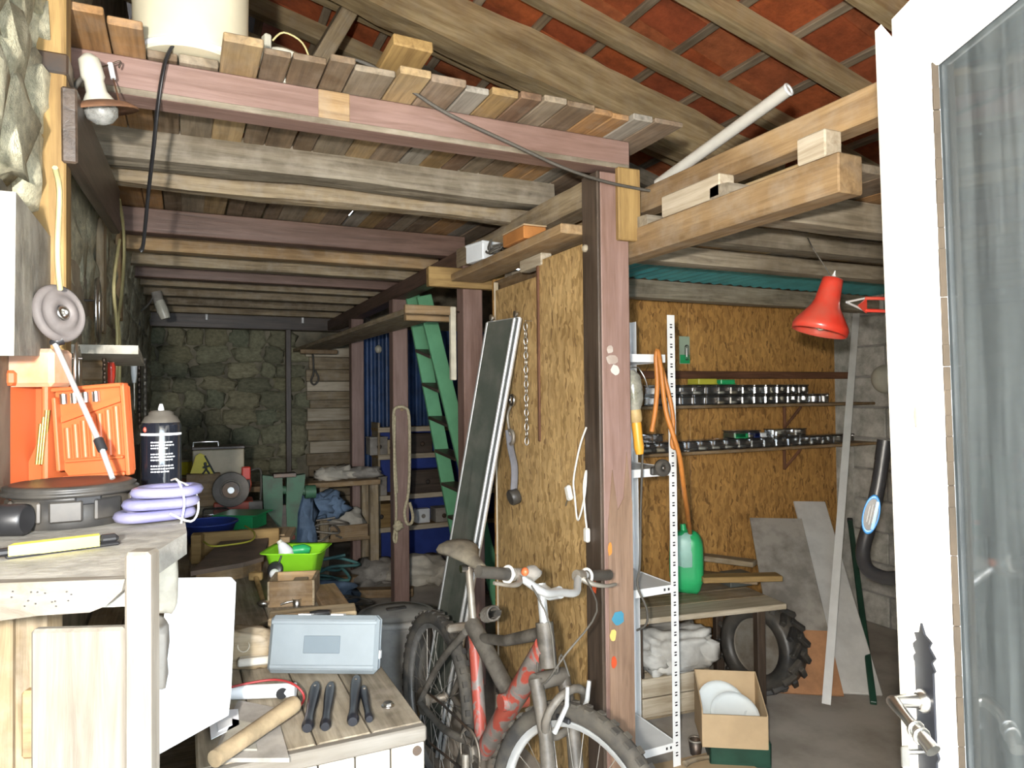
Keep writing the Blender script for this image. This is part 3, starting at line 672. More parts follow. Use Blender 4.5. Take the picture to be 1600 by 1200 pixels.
# black round plastic part
p = onb(112, 815); s = depth(p)/F_PX; t = thing('plastic_drum', 'dusty round black plastic drum with a ribbed cap on the tall bench', 'drum', p, CZ)
r = 80*s; h = at(112, 752, D=depth(p)).z-ZB
obj('body', B().lathe([(r*.98, 0), (r, .005), (r*1.0, h*.62), (r*.97, h*.64), (r*.97, h*.74)], 40), BLACKD, t)
obj('cap', B().lathe([(r*1.1, h*.74), (r*1.17, h*.78), (r*1.17, h*.84), (r*1.1, h*.86), (r*1.12, h*.9), (r*1.12, h*.95), (r*1.02, h), (r*.95, h*.97), (r*.2, h*.97)], 40), BLACKD, t)
for a0 in (-2.4, -1.75, -1.1, -.4, .5): obj('lug', B().box((r*1.01*math.cos(a0), r*1.01*math.sin(a0), h*.42), (.008, .05, h*.5), .003, rz=a0), BLACKD, t)
obj('window', B().box((r*1.0*math.cos(-.75), r*1.0*math.sin(-.75), h*.66), (.006, .04, .016), .002, rz=-.75), BLACK, t)
# purple tubing coil
p = onb(243, 815); t = thing('tubing_coil', 'flat coil of dusty purple tubing tied with string beside the spray can', 'tubing', p, R(15))
for k in range(3):
    z = .014+k*.02; e = .056-.003*k
    pts = [(e*1.0*math.cos(a)+.01*k, .036*math.sin(a)+.004*math.sin(3*a+k), z) for a in [2*math.pi*i/12 for i in range(12)]]
    obj('loop', B().tube(pts, .0125, 8, closed=True, k=3, flat=.8), PURPLE, t)
obj('tie', B().tube([(.03, -.05, .0), (.035, -.052, .04), (.03, -.03, .074), (.032, .02, .07)], .002, 5), CABLEW, t)
obj('tie', B().tube([(.01, -.055, .02), (.045, -.055, .002), (.065, -.03, .02), (.066, .0, .05), (.04, .02, .07)], .002, 5), CABLEW, t)
# yellow cutter
pa, pb = at(12, 873, Z=ZB), at(182, 851, Z=ZB); dv = pb-pa; t = thing('utility_knife', 'yellow and black knife lying on the edge of the tall bench', 'knife', (pa.x, pa.y, ZB), math.atan2(dv.y, dv.x)); L = dv.length
obj('sleeve', B().prism([(L*.0, -.008), (L*.82, -.011), (L*.84, .008), (L*.06, .01)], .016, MX.Translation(V((0, 0, .003)))), YELLOW, t)
obj('handle_end', B().box((L*.92, 0, .011), (L*.2, .017, .013), .005), BLACK, t); obj('nose', B().box((-.025, 0, .01), (.08, .015, .01), .003), BLACK, t); obj('underside', B().box((L*.5, -.002, .003), (L*1.05, .014, .005), .002), BLACK, t)
# little black cylinder at the frame edge
p = onb(2, 838); t = thing('black_motor', 'small black cylinder with a screw at the left end of the tall bench', 'motor', p+V((0, 0, .026)), R(70))
obj('case', B().lathe([(.022, -.04), (.026, -.036), (.026, .036), (.022, .04)], 18, MX.Rotation(R(90), 4, 'X')), BLACK, t); obj('screw', B().lathe([(.005, 0), (.005, .003)], 8, MX.Translation(V((.0255, 0, .0))) @ MX.Rotation(R(90), 4, 'Y')), STEEL, t)
# orange drill-bit case standing open
p = onb(55, 797); s = depth(p)/F_PX
t = thing('bit_case', 'open orange plastic drill case with bits and sockets on the tall bench', 'tool case', p, CZ)
D_ = depth(p); bxc = lambda px: (px-55)*s
h = at(0, 592, D=D_).z-ZB
yw = .16
b = B(); x0, x1_ = bxc(-8), bxc(92)
obj('case_back', B().box(((x0+x1_)/2, .05, h*.5), (x1_-x0, .012, h), .004), ORANGE, t)
obj('case_side', B().box((bxc(16), -.0, h*.5), (bxc(34)-bxc(0), .1, h*.99), .008), ORANGE, t)
obj('case_rim', B().box((bxc(86), .01, h*.52), (.012, .09, h*.96), .004), ORANGE, t)
obj('case_floor', B().box(((x0+x1_)/2, 0, .008), (x1_-x0, .1, .016), .004), ORANGE, t)
obj('tray', B().prism([(bxc(34), .02), (bxc(84), .02), (bxc(84), h*.55), (bxc(58), h*.62), (bxc(34), h*.36)], .03, MX.Translation(V((0, .02, 0))) @ MX.Rotation(R(90), 4, 'X') @ MX.Diagonal(V((1, 1, -1, 1)))), ORANGE, t)
obj('lid_block', B().box((bxc(68), -.01, h+.02), (bxc(108)-bxc(36), .07, .075), .008), plain('orange_dusty', (.8, .3, .13), .6, dirt=.4, dcol=(.55, .4, .3)), t)
obj('lid_step', B().box((bxc(26), -.02, h+.0), (bxc(50)-bxc(0), .08, .03), .006), ORANGE, t)
for q in range(6):
    obj('drill_bit', B().cyl((bxc(76)+.005*(q % 3), -.03-.006*(q//3), h*.36), (bxc(82)+.006*(q % 3), -.03-.006*(q//3), h*(.66+.05*(q % 3))), .0034, n=7), plain('brass_bit%d' % q, (.6, .42, .12), .35, .8) if q == 0 else MATS['brass_bit0'], t)
lid = B(); lx0, lx1 = bxc(106), bxc(218)
lh0, lh1 = at(150, 748, D=D_).z-ZB, at(150, 606, D=D_).z-ZB
lw, lhh = lx1-lx0, lh1-lh0
LMx = MX.Translation(V((lx0, -.02, lh0))) @ MX.Rotation(R(-4), 4, 'Y') @ MX(((1, 0, 0, 0), (0, 0, 1, 0), (0, 1, 0, 0), (0, 0, 0, 1)))
lo_ = obj('open_lid', B().prism([(.02, 0), (lw-.004, 0), (lw, .01), (lw, lhh-.008), (lw-.008, lhh), (.004, lhh-.002), (0, lhh-.01), (0, .03)], .008, LMx), ORANGE, t)
b = B()
for c, d in (((lw/2, lhh-.004, -.006), (lw, .008, .02)), ((lw/2, .004, -.006), (lw*.85, .008, .02)), ((.004, lhh/2, -.006), (.008, lhh*.8, .02)), ((lw-.004, lhh/2, -.006), (.008, lhh, .02)), ((lw*.5, lhh*.2, -.004), (lw*.8, .006, .014))): b.box(c, d, .002)
b.prism([(lw*.1, lhh*.62), (lw*.1, lhh*.68), (lw*.93, lhh*.86), (lw*.93, lhh*.8)], -.012)
obj('lid_rim', b, ORANGE, lo_, LMx)
for i in range(7): obj('bit_slot', B().cyl((lw*(.14+.115*i), lhh*.23, -.003), (lw*(.14+.115*i), lhh*(.56+.032*i), -.003), .0055, n=8), ORANGE, lo_, LMx)
for i in range(4): obj('socket', B().cyl((lw*(.13+.15*i), lhh*.82, -.006), (lw*(.13+.15*i), lhh*.93, -.006), .0068, n=12), STEEL, lo_, LMx)
# dusty disc on a telescopic rod
pa = at(92, 490, D=1.36); pb = at(176, 748, D=1.27)
t = thing('detector_disc', 'dusty grey disc head on a thin silver rod leaning over the orange case', 'detector', pa)
axis = (CAMP-pa).normalized(); zc = V((.75, -.62, .12)).normalized(); xc = V((0, 0, 1)).cross(zc).normalized(); yc = zc.cross(xc)
DMx = MX(((xc.x, yc.x, zc.x, 0), (xc.y, yc.y, zc.y, 0), (xc.z, yc.z, zc.z, 0), (0, 0, 0, 1)))
rr = .057
obj('disc', B().lathe([(.014, -.004), (rr*.5, -.008), (rr*.95, -.006), (rr, 0), (rr*.97, .006), (rr*.85, .012), (rr*.8, .009), (rr*.62, .009), (rr*.55, .014), (rr*.3, .014), (.014, .006), (.014, -.004)], 32, DMx, cap=False), plain('dusty_mauve_plastic', (.2, .175, .165), .7, dirt=.35), t)
obj('hub', B().lathe([(.014, -.004), (.014, .012), (.008, .014), (.006, .005)], 16, DMx), STEEL, t)
j = at(85, 535, D=1.35)-pa
obj('joint', B().tube([yc*-.05, j, j*1.06], [.012, .009, .006], 10), BLACK, t)
e = pb-pa; m1 = at(157, 695, D=1.29)-pa
obj('rod', B().tube([j, m1, e], [.005, .0052, .0046], 10, sp=False), ALU, t)
obj('clamp', B().cyl(m1-(e-j).normalized()*.012, m1+(e-j).normalized()*.012, .0085, n=10), BLACK, t)
# ------------------------------------------------------------------ things on the left wall
XW = XL+.03
wp = thing('wall_post', 'yellow timber post against the left wall', 'post', (-.27, 1.8, 1.2))
beam('timber', (0, 0, .4), (0, 0, at(65, 102, Y=1.75).z-1.2), .08, .085, W_YEL, wp, up=(1, 0, 0))
beam('upper_timber', (0, 0, at(65, 82, Y=1.75).z-1.2), (0, 0, 1.75), .08, .085, W_YEL, wp, up=(1, 0, 0))
obj('iron_strap', B().box((0, 0, at(65, 92, Y=1.75).z-1.2), (.095, .09, .045), .004), DARKM, wp)
def lpanel(name, pts, Xf, th, mat, label):
    t = thing(name, label, 'wall panel'); q = [at(a, c, X=Xf) for a, c in pts]
    MP = MX(((0, 0, -1, Xf), (1, 0, 0, 0), (0, 1, 0, 0), (0, 0, 0, 1)))
    obj('slab', B().prism([(v.y, v.z) for v in q], th, MP), mat, t); return t
lpanel('concrete_slab', [(22, 556), (25, 300), (60, 345), (90, 385), (88, 556)], -.255, .05, CONC, 'rough grey concrete slab with a chipped edge on the left wall')
lpanel('render_patch', [(100, 560), (104, 400), (118, 408), (150, 460), (150, 560)], -.275, .03, plain('tan_render', (.4, .33, .23), .95, dirt=.3, sc_=12, bmp=.4), 'tan rendered patch with a slanting top on the left wall')
lpanel('render_patch', [(148, 548), (148, 445), (180, 490), (180, 548)], -.28, .025, plain('grey_render', (.33, .28, .2), .95, dirt=.3, sc_=12, bmp=.4), 'grey rendered patch further back on the left wall')
for a, c, d_, m_, lab in ((158, 345, 520, W_GREY, 'brown upright board on the left wall behind the render'), (186, 350, 500, W_TAN, 'narrow upright board deeper on the left wall')):
    p = at(a, c, X=-.27); q = at(a, d_, X=-.27)
    beam('wall_board', (p.x, p.y, q.z), (p.x, p.y, p.z), .11, .025, m_, None, lab, 'board', up=(1, 0, 0))
p, q = at(108, 195, X=-.22), at(180, 330, X=-.22)
beam('sloping_board', p, q, .03, .16, W_DARK, None, 'dark sloping board high on the left wall', 'board', up=(0, 0, 1))
p, q = at(103, 540, Y=2.05), at(192, 534, X=-.12)
sp_ = thing('stone_shelf', 'thin grey slab shelf sticking out of the left wall', 'shelf', p)
obj('slab', B().quadslab(V((0, -.02, -.02)), V((.16, -.02, -.02)), V((.14, .7, -.02)), V((-.04, .7, -.02)), .022), CONC, sp_)
obj('support', B().box((.0, .34, -.05), (.12, .04, .06), .006), W_TAN, sp_)
def cable(name, pts, r, mat, label, cat='cable', n=6, group=None):
    P = [at(a, c, **k) for a, c, k in pts]; o0 = P[0]
    t = thing(name, label, cat, o0, group=group); obj('strand', B().tube([v-o0 for v in P], r, n), mat, t); return t
cable('power_cable', [(86, 262, dict(X=-.21)), (93, 300, dict(X=-.21)), (90, 380, dict(X=-.21)), (91, 420, dict(X=-.21)), (94, 452, dict(X=-.21))], .005, CABLEY, 'yellowed cable hanging down to the dusty disc on the left wall')
cable('power_cable', [(186, 312, dict(X=-.24)), (192, 350, dict(X=-.24)), (194, 400, dict(X=-.24)), (189, 470, dict(X=-.24)), (184, 500, dict(X=-.24)), (187, 540, dict(X=-.24)), (186, 605, dict(X=-.24))], .007, CABLEY, 'yellowed cable running down beside the narrow board')
cable('power_cable', [(187, 375, dict(X=-.23)), (180, 420, dict(X=-.23)), (178, 460, dict(X=-.23)), (183, 520, dict(X=-.23)), (181, 600, dict(X=-.23))], .006, CABLEY, 'second thin yellowed cable left of the longer one')
# lamp holder with rusty ring
p = at(150, 140, D=1.62); t = thing('bulb_lamp', 'old porcelain bulb holder with a rusty ring shade below the front beam', 'lamp', p)
ax = (at(161, 195, D=1.645)-at(137, 95, D=1.61)).normalized(); L0 = frame((0, 0, 0), ax)[0] @ MX.Rotation(R(90), 4, 'Y')
ss = 1.62/F_PX
obj('holder', B().lathe([(.008, -52*ss), (.012, -50*ss), (15*ss, -44*ss), (17*ss, -18*ss), (14*ss, -12*ss), (15*ss, 4*ss), (25*ss, 20*ss)], 18, L0), PORC, t)
obj('bulb', B().lathe([(12*ss, 5*ss), (20*ss, 18*ss), (25*ss, 30*ss), (22*ss, 42*ss), (12*ss, 51*ss), (2*ss, 53*ss)], 18, L0), clearmat('frosted_bulb', (.7, .7, .68), .12, .15, .4, (.7, .7, .66), 9), t)
obj('ring_shade', B().lathe([(27*ss, 18*ss), (42*ss, 22*ss), (54*ss, 30*ss), (54*ss, 33*ss), (41*ss, 26*ss), (27*ss, 21*ss)], 28, L0, cap=False), RUST, t)
obj('bracket', B().tube([V((.0, 0, .055)), V((-.04, .03, .02)), V((-.085, .08, -.04))], .006, 6), CABLED, t)
obj('flex', B().tube([V((-.055, .02, -.08)), at(112, 200, D=1.7)-p, at(105, 225, D=1.72)-p, at(116, 256, D=1.75)-p], .004, 6), CABLEW, t)
obj('grey_sleeve', B().cyl(at(113, 122, D=1.66)-p, at(98, 148, D=1.68)-p, .006, n=8), CABLEY, t)
obj('ceramic_insulator', B().cyl(at(172, 99, D=1.75)-p, at(177, 123, D=1.75)-p, .0065, n=10), WHITE, t)
obj('insulator_wire', B().tube([at(152, 107, D=1.72)-p, at(172, 101, D=1.75)-p, at(188, 96, D=1.76)-p, at(186, 106, D=1.76)-p], .0025, 5), DARKM, t)
obj('insulator_wire', B().tube([at(177, 123, D=1.75)-p, at(184, 150, D=1.7)-p, at(186, 160, D=1.66)-p], .002, 5), RUST, t)
t = thing('hanging_strap', 'long black rubber strap hanging from the loft edge', 'strap')
pts = [at(277, 62, Y=2.03), at(262, 85, Y=2.02), at(253, 120, Y=2.02), at(246, 170, Y=2.05), at(240, 230, Y=2.12), at(232, 300, Y=2.25), at(224, 380, Y=2.4), at(219, 392, Y=2.42)]
obj('band', B().tube(pts, .0095, 8, flat=.45), BLACK, t)
cable('thick_cable', [(540, 90, dict(Y=2.0)), (580, 103, dict(Y=1.98)), (640, 140, dict(Y=1.98)), (700, 178, dict(Y=1.98)), (800, 225, dict(Y=1.99)), (880, 262, dict(Y=2.0)), (950, 285, dict(Y=2.02)), (1015, 298, dict(Y=2.03))], .0055, CABLED, 'long dark cable sagging across the front beam to the post')
# on the loft
p = at(300, 66, Y=2.14); p.z = 2.418
t = thing('cream_tub', 'large cream plastic tub standing on the loft edge', 'tub', (p.x, 2.14, 2.42)); r = .147
obj('body', B().lathe([(r*.93, 0), (r*.99, .012), (r, .03), (r*1.04, .5), (r*1.04, .52)], 40), CREAM, t); obj('rim', B().torus((0, 0, .52), r*1.05, .012, 40, 8), CREAM, t); obj('foot_ring', B().torus((0, 0, .014), r*.955, .008, 40, 8), WHITE, t)
p = at(440, 62, Y=2.12); t = thing('fan_motor', 'dusty white motor wheel lying on the loft edge', 'motor', (p.x, 2.09, 2.425))
M_ = TR(0, 0, .03, 0, R(62))
obj('wheel_rim', B().torus((0, 0, 0), .06, .011, 28, 8, M_), PORC, t); obj('hub', B().lathe([(.02, -.012), (.02, .014), (.009, .018)], 16, M_), SIGNY, t)
for k in range(5):
    a = k*2*math.pi/5; obj('spoke', B().cyl(M_ @ V((.014*math.cos(a), .014*math.sin(a), 0)), M_ @ V((.056*math.cos(a), .056*math.sin(a), 0)), .006, n=6), PORC, t)
obj('bracket', B().box((-.045, .0, .07), (.02, .03, .075), .004, rz=.3), PORC, t); obj('lead', B().tube([(-.03, -.01, .09), (.0, -.02, .115), (.05, -.03, .09), (.075, -.03, .03), (.08, -.04, .0)], .003, 5), CABLEY, t)
pa, pb = at(585, 110, Y=2.25), at(647, 66, Y=1.93)
beam('loose_plank', (pa.x, 2.42, 2.444), (pb.x-.01, 1.9, 2.5), .118, .034, W_YEL, None, 'loose yellow plank end poking up from the loft boards', 'plank')
# ------------------------------------------------------------------ right bay: shelves with clear boxes
YS = 3.29
def wshelf(py0, xa, xb, lab):
    z = at(1150, py0, Y=3.13).z
    t = thing('wall_shelf', lab, 'shelf', (0, 3.2, z))
    beam('board', (xa, 0, -.009), (xb, 0, -.009), .17, .018, W_TAN, t)
    for px in (1226,):
        X_ = at(px, py0, Y=3.28).x
        br = beam('bracket', (X_, .083, -.16), (X_, .083, -.02), .022, .015, W_RED, t, up=(1, 0, 0))
        beam('brace', (X_, .08, -.15), (X_, -.05, -.02), .018, .012, W_RED, t, up=(1, 0, 0))
    return z
zs1 = wshelf(632, 1.62, 4.03, 'upper thin wooden shelf on the chipboard wall')
zs2 = wshelf(702, 1.62, 4.04, 'lower thin wooden shelf on the chipboard wall with a triangular bracket')
ORD = ['first', 'second', 'third', 'fourth', 'fifth', 'sixth', 'seventh', 'eighth', 'ninth', 'tenth', 'eleventh', 'twelfth', 'thirteenth', 'fourteenth', 'fifteenth', 'sixteenth', 'seventeenth', 'eighteenth', 'nineteenth', 'twentieth', 'twenty first', 'twenty second']
def clearbox(x, z, lab, grp, fill, w_=.086, h=.056):
    t = thing('storage_box', lab, 'plastic box', (x, 3.19, z), 0, grp)
    obj('body', B().box((0, 0, h*.42), (w_-.004, .1, h*.84), .006), CLEAR, t)
    obj('lid', B().box((0, 0, h*.93), (w_, .106, h*.12), .003), CLEAR, t)
    if fill: obj('contents', B().blob((0, 0, h*.2), (w_*.38, .04, h*.22*fill), .3, 3, 8, 5, int(x*50), pw=.6), rs.choice([GALV, BEIGE, PORC]), t)
for q_, i in enumerate([0, 1]+list(range(4, 19))): clearbox(2.0+i*.089, zs1+.001, 'clear plastic box, %s from the left, bottom row of the upper wall shelf' % ORD[q_], 'clear boxes on the upper shelf, bottom row', rs.choice([0, 0, .8]))
for i in range(13): clearbox(2.36+i*.089, zs1+.058, 'clear plastic box, %s from the left, top row of the upper wall shelf' % ORD[i], 'clear boxes on the upper shelf, top row', rs.choice([0, .8, 0]))
for i in range(22): clearbox(1.80+i*.096, zs2+.001, 'clear plastic box, %s from the left, bottom row of the lower wall shelf' % ORD[i], 'clear boxes on the lower shelf, bottom row', rs.choice([.6, .9, 0]), .092, .058)
for i, x in enumerate((1.93, 2.05, 2.16, 2.33, 2.92, 3.03, 3.24, 3.4)): clearbox(x, zs2+.060, 'shallow clear plastic box, %s from the left of those stacked on the lower wall shelf' % ORD[i], 'clear boxes on the lower shelf, stacked', rs.choice([0, 0, .8]), .092, .045)
def strip(px0, px1, z, h, mat, lab):
    x0, x1_ = at(px0, 600, Y=3.14).x, at(px1, 600, Y=3.14).x
    t = thing('box_lid', lab, 'lid', ((x0+x1_)/2, 3.19, z)); obj('shell', B().box((0, 0, h/2), (x1_-x0, .1, h), .004), mat, t); obj('lip', B().box((0, 0, .003), (x1_-x0+.006, .106, .005), .002), mat, t)
strip(1092, 1121, zs1+.116, .033, YELLG, 'yellow green plastic lid on top of the clear boxes')
strip(1127, 1149, zs1+.116, .028, GREENP, 'green plastic lid beside the yellow green one on the upper shelf')
strip(1148, 1168, zs2+.061, .028, GREENP, 'green plastic lid on the lower wall shelf')
strip(1178, 1187, zs2+.061, .028, BLUE, 'small blue lid next to a white one on the lower wall shelf')
strip(1188, 1197, zs2+.061, .026, WHITE, 'small white lid next to a blue one on the lower wall shelf')
z = at(1150, 586, Y=3.28).z
beam('wall_batten', (1.6, 3.285, z), (4.0, 3.285, z), .02, .045, W_RED, None, 'dark red brown batten across the chipboard wall above the clear boxes', 'batten')
p = at(1070, 547, Y=3.28); t = thing('blister_pack', 'small green and clear hang card on the chipboard wall', 'packet', p)
obj('card', B().box((0, .003, 0), (.075, .004, .16), .001), plain('pale_green_card', (.4, .5, .36), .6, dirt=.2), t); obj('green_print', B().box((0, 0, -.052), (.07, .003, .05), .001), GREENP, t); obj('blister', B().box((.005, -.012, -.015), (.03, .024, .09), .01), CLEAR, t); obj('pick', B().cyl((.005, -.01, -.04), (.005, -.01, .01), .004, n=6), STEEL, t)
# ------------------------------------------------------------------ perforated shelving unit behind the post
su = thing('metal_shelving', 'white perforated metal shelving unit behind the front post', 'shelving', (1.79, 2.31, 0))
for i, (x, y) in enumerate(((0, 0), (-.32, 0), (0, .3), (-.32, .3))):
    sx = -1 if x == 0 else 1; sy = 1 if y == 0 else -1
    u_ = obj('upright', B().box((x+sx*.0, y, .91), (.036, .002, 1.82), 0).box((x-sx*.017, y+sy*.017, .91), (.002, .034, 1.82), 0), WHITEP, su)
    if i == 0:
        b = B()
        for k in range(44): b.box((.0, -.0012, .05+k*.04), (.011, .0012, .006)); b.box((.0, -.0012, .061+k*.04), (.011, .0012, .005))
        obj('slots', b, BLACK, u_, kind='stuff')
for z, xo in ((1.655, -.03), (1.2, .0), (.73, 0), (.1, 0)):
    s_ = obj('shelf', B().box((-.16+xo, .15, z), (.318, .296, .003)).box((-.16+xo, .0, z-.012), (.318, .003, .032)).box((-.16+xo, .3, z-.012), (.318, .003, .032)).box((xo-.0, .15, z-.012), (.003, .29, .032)).box((xo-.318, .15, z-.012), (.003, .29, .032)), WHITEP, su)
    obj('slots', B().box((-.03+xo, -.002, z-.012), (.008, .001, .01)).box((-.05+xo, -.002, z-.012), (.008, .001, .01)), BLACK, s_, kind='stuff')
p = at(1035, 731, Y=2.26); t = thing('small_wheel', 'small dark rubber wheel hung on the shelving upright', 'ring', p)  # a small caster wheel: tyre, hub and fork
obj('tyre', B().lathe([(.012, -.012), (.022, -.014), (.033, -.01), (.034, 0), (.033, .01), (.022, .014), (.012, .012), (.012, -.012)], 24, MX.Rotation(R(90), 4, 'X'), cap=False), RUBBER, t); obj('hub', B().lathe([(.013, -.006), (.013, .006), (.005, .014)], 14, MX.Rotation(R(90), 4, 'X')), STEEL, t)
obj('fork', B().box((-.03, .01, -.012), (.035, .02, .03), .004), BLACKD, t)
# hanging inspection lamp
p = at(992, 640, D=2.56); s = 2.56/F_PX; t = thing('inspection_lamp', 'hand lamp with amber handle and clear guard hanging beside the post', 'lamp', p)
ax = (at(1004, 710, D=2.62)-at(990, 580, D=2.62)).normalized(); L0 = frame((0, 0, 0), ax)[0] @ MX.Rotation(R(90), 4, 'Y')
obj('guard', B().lathe([(6*s, -62*s), (14*s, -52*s), (16*s, -35*s), (15*s, -15*s), (9*s, 0)], 16, L0), clearmat('dusty_guard', (.6, .6, .5), .12, .15, .45, (.5, .48, .4), 14), t)
obj('bulb', B().lathe([(3*s, -52*s), (9*s, -40*s), (8*s, -22*s), (5*s, -8*s)], 12, L0), PORC, t)
obj('socket', B().lathe([(9*s, 0), (10*s, 4*s), (10*s, 16*s), (8*s, 20*s)], 14, L0), plain('worn_amber', (.55, .38, .16), .6, dirt=.3), t)
obj('handle', B().lathe([(7*s, 18*s), (8*s, 24*s), (7.5*s, 45*s), (8*s, 60*s), (6*s, 70*s)], 14, L0), AMBER, t)
obj('lead', B().tube([at(1004, 708, D=2.62)-p, at(1003, 740, D=2.6)-p, at(1001, 800, D=2.6)-p, at(1000, 880, D=2.6)-p, at(996, 915, D=2.6)-p, at(1010, 950, D=2.6)-p, at(1010, 975, D=2.62)-p, at(995, 985, D=2.65)-p], .0045, 6), CABLED, t)
obj('hook', B().tube([V((1.424, 2.14, at(990, 576, D=2.56).z))-p, at(994, 574, D=2.55)-p, at(1000, 578, D=2.56)-p, at(1008, 592, D=2.56)-p, at(1012, 606, D=2.57)-p], .0025, 5), STEEL, t)
# orange hoses
def hose(name, pts, r, mat, lab, cat='hose'):
    P = [at(a, c, D=d) for a, c, d in pts]; t = thing(name, lab, cat, P[0]); obj('tube', B().tube([v-P[0] for v in P], r, 10), mat, t); return t, P[0]
hose('rubber_hose', [(1018, 674, 2.74), (1024, 640, 2.73), (1027, 600, 2.72), (1025, 560, 2.72), (1028, 548, 2.72), (1033, 580, 2.7), (1040, 640, 2.7), (1052, 680, 2.7), (1062, 715, 2.72), (1068, 760, 2.78), (1074, 800, 2.95), (1078, 832, 3.22)], .0095, HOSE, 'orange rubber hose looped over the shelving down to the green can')
hose('rubber_hose', [(1030, 560, 2.77), (1046, 620, 2.76), (1052, 660, 2.76), (1050, 695, 2.76), (1056, 700, 2.76)], .0085, HOSE, 'short orange hose end hanging behind the white upright')
# ------------------------------------------------------------------ low table
tt = thing('low_table', 'low rough table with dark legs against the chipboard wall', 'table', (2.27, 2.86, 0), R(-9)); ZT2 = .487
for k in range(3): beam('top_board', (-.42, -.2+k*.155, ZT2-.013), (.4, -.2+k*.155, ZT2-.013), .152, .026, W_PALE if k == 0 else W_GREY, tt)
for x in (-.36, .29):
    for y in (-.21, .15): beam('leg', (x, y, 0), (x, y, ZT2-.027), .042, .045, W_DARK, tt, up=(1, 0, 0))
beam('stretcher', (-.36, .15, .1), (.29, .15, .1), .03, .04, W_DARK, tt); beam('stretcher', (-.36, -.21, .1), (-.36, .15, .1), .03, .04, W_DARK, tt)
def on(px, py, Z): p = at(px, py, Z=Z); p.z = Z; return p
p = on(1073, 925, ZT2+.001); D_ = depth(p); s = D_/F_PX
t = thing('jerry_can', 'green plastic can with grey spout front on the low table', 'can', p, R(-40))
obj('body', B().blob((0, 0, 48*s), (26*s, 20*s, 49*s), .06, 2, 18, 14, 3, pw=.55, zmin=0), GREENP, t)
obj('pale_face', B().blob((-.012, -.012, 62*s), (22*s, 17*s, 34*s), .06, 2, 16, 10, 5, pw=.6), TEALG, t)
obj('handle', B().tube([(.03, 0, 95*s), (.052, .0, 80*s), (.058, 0, 55*s), (.045, 0, 30*s)], .012, 8), GREENP, t)
obj('spout', B().cyl((-.01, 0, 92*s), (-.015, 0, 106*s), .018, .014, n=12), GREENP, t)
obj('warning_mark', B().box((.02, -.056, .07), (.018, .003, .018), .001), RED, t)
cbox('metal_tin', on(1150, 913, ZT2+.001), (.14, .1, .065), plain('dark_grey_tin', (.1, .11, .1), .5, dirt=.3), 'dark grey tin box on the low table edge', 'tin', -.1)
for i, (a, c, d_, e, th, lab, mat) in enumerate((((1095, 905), (1218, 902), 0, 0, .028, 'bright tan offcut plank lying across the low table front', W_YEL), ((1085, 888), (1185, 897), .03, .02, .03, 'tan offcut plank lying on the low table', W_TAN), ((1085, 868), (1180, 880), .06, .05, .03, 'weathered offcut at the back of the low table', W_GREY))):
    p0, p1_ = at(a[0], a[1], Z=ZT2+.08), at(c[0], c[1], Z=ZT2+.08)
    p0.z = p1_.z = ZT2+.018+ (0.065 if i == 0 else .03*i)
    beam('offcut_plank', p0, p1_, .085, th, mat, None, lab, 'plank', 'offcuts on the low table')
# tyre
t = thing('tractor_tyre', 'chunky black tractor tyre on a pale rim beside the low table', 'tyre', (2.77, 2.71, .235), M=TR(2.64, 2.71, .228, R(-80), R(84)) @ MX.Diagonal(V((.93, .93, .93, 1))))
prof = [(.15, -.07), (.19, -.085), (.222, -.075), (.228, 0), (.222, .075), (.19, .085), (.15, .07), (.145, .05), (.145, -.05), (.15, -.07)]
obj('carcass', B().lathe(prof, 40, cap=False), BLACKD, t)
b = B()
for k in range(18):
    for s_ in (1, -1):
        a = 2*math.pi*(k+(.5 if s_ > 0 else 0))/18
        b.box((0, 0, 0), (.03, .03, .085), .004, M=MX.Rotation(a, 4, 'Z') @ MX.Translation(V((.23, 0, s_*.042))) @ MX.Rotation(s_*.7, 4, 'X'))
obj('tread_lugs', b, BLACKD, t, kind='stuff')
obj('rim', B().lathe([(.148, -.05), (.14, -.055), (.13, -.03), (.1, -.02), (.04, -.02), (.04, .02), (.1, .02), (.13, .03), (.14, .055), (.148, .05)], 36), GALV, t)
# leaning boards
def lean(name, p0, p1_, w_, th, mat, lab, cat='board'):
    return beam(name, p0, p1_, w_, th, mat, None, lab, cat)
gb = thing('plywood_sheet', 'grey stained plywood sheet with a bare orange foot leaning on the chipboard wall', 'board', (0, 0, 0))
pA, pB_ = V((2.8, 2.55, .012)), V((3.24, 3.2, .74))
MM, LL = frame(pA, pB_)
obj('stained_part', B().box((LL*.66, 0, 0), (LL*.68, .3, .012), .001), GREYD, gb, MM); obj('bare_part', B().box((LL*.16, 0, 0), (LL*.32, .3, .012), .001), plain('bare_plywood', (.5, .25, .12), .8, dirt=.3), gb, MM)
lean('white_board', V((3.02, 2.44, .012)), V((3.565, 3.24, at(1255, 785, Y=3.24).z)), .19, .016, plain('pale_grey_laminate', (.66, .65, .62), .5, dirt=.15), 'pale grey laminate board leaning in the corner')
gp = thing('metal_channel', 'tall slim pale grey metal channel leaning in the right corner', 'channel')
q0, q1 = at(1291, 1101, Z=.006), at(1338, 490, X=3.98); q0 = V((q0.x, q0.y, .008))
MM, LL = frame(q0, q1)
obj('web', B().box((LL/2, 0, 0), (LL, .04, .004)), plain('pale_grey_metal', (.85, .85, .83), .4, .2, dirt=.1), gp, MM); obj('flange', B().box((LL/2, .016, -.011), (LL, .003, .022)).box((LL/2, -.016, -.011), (LL, .003, .022)), ALU, gp, MM)
g2 = thing('green_bar', 'dark green metal bar leaning in the right corner', 'bar')
q0 = at(1365, 1100, Z=.01); MM, LL = frame(V((q0.x, q0.y, .012)), at(1328, 812, X=3.95))
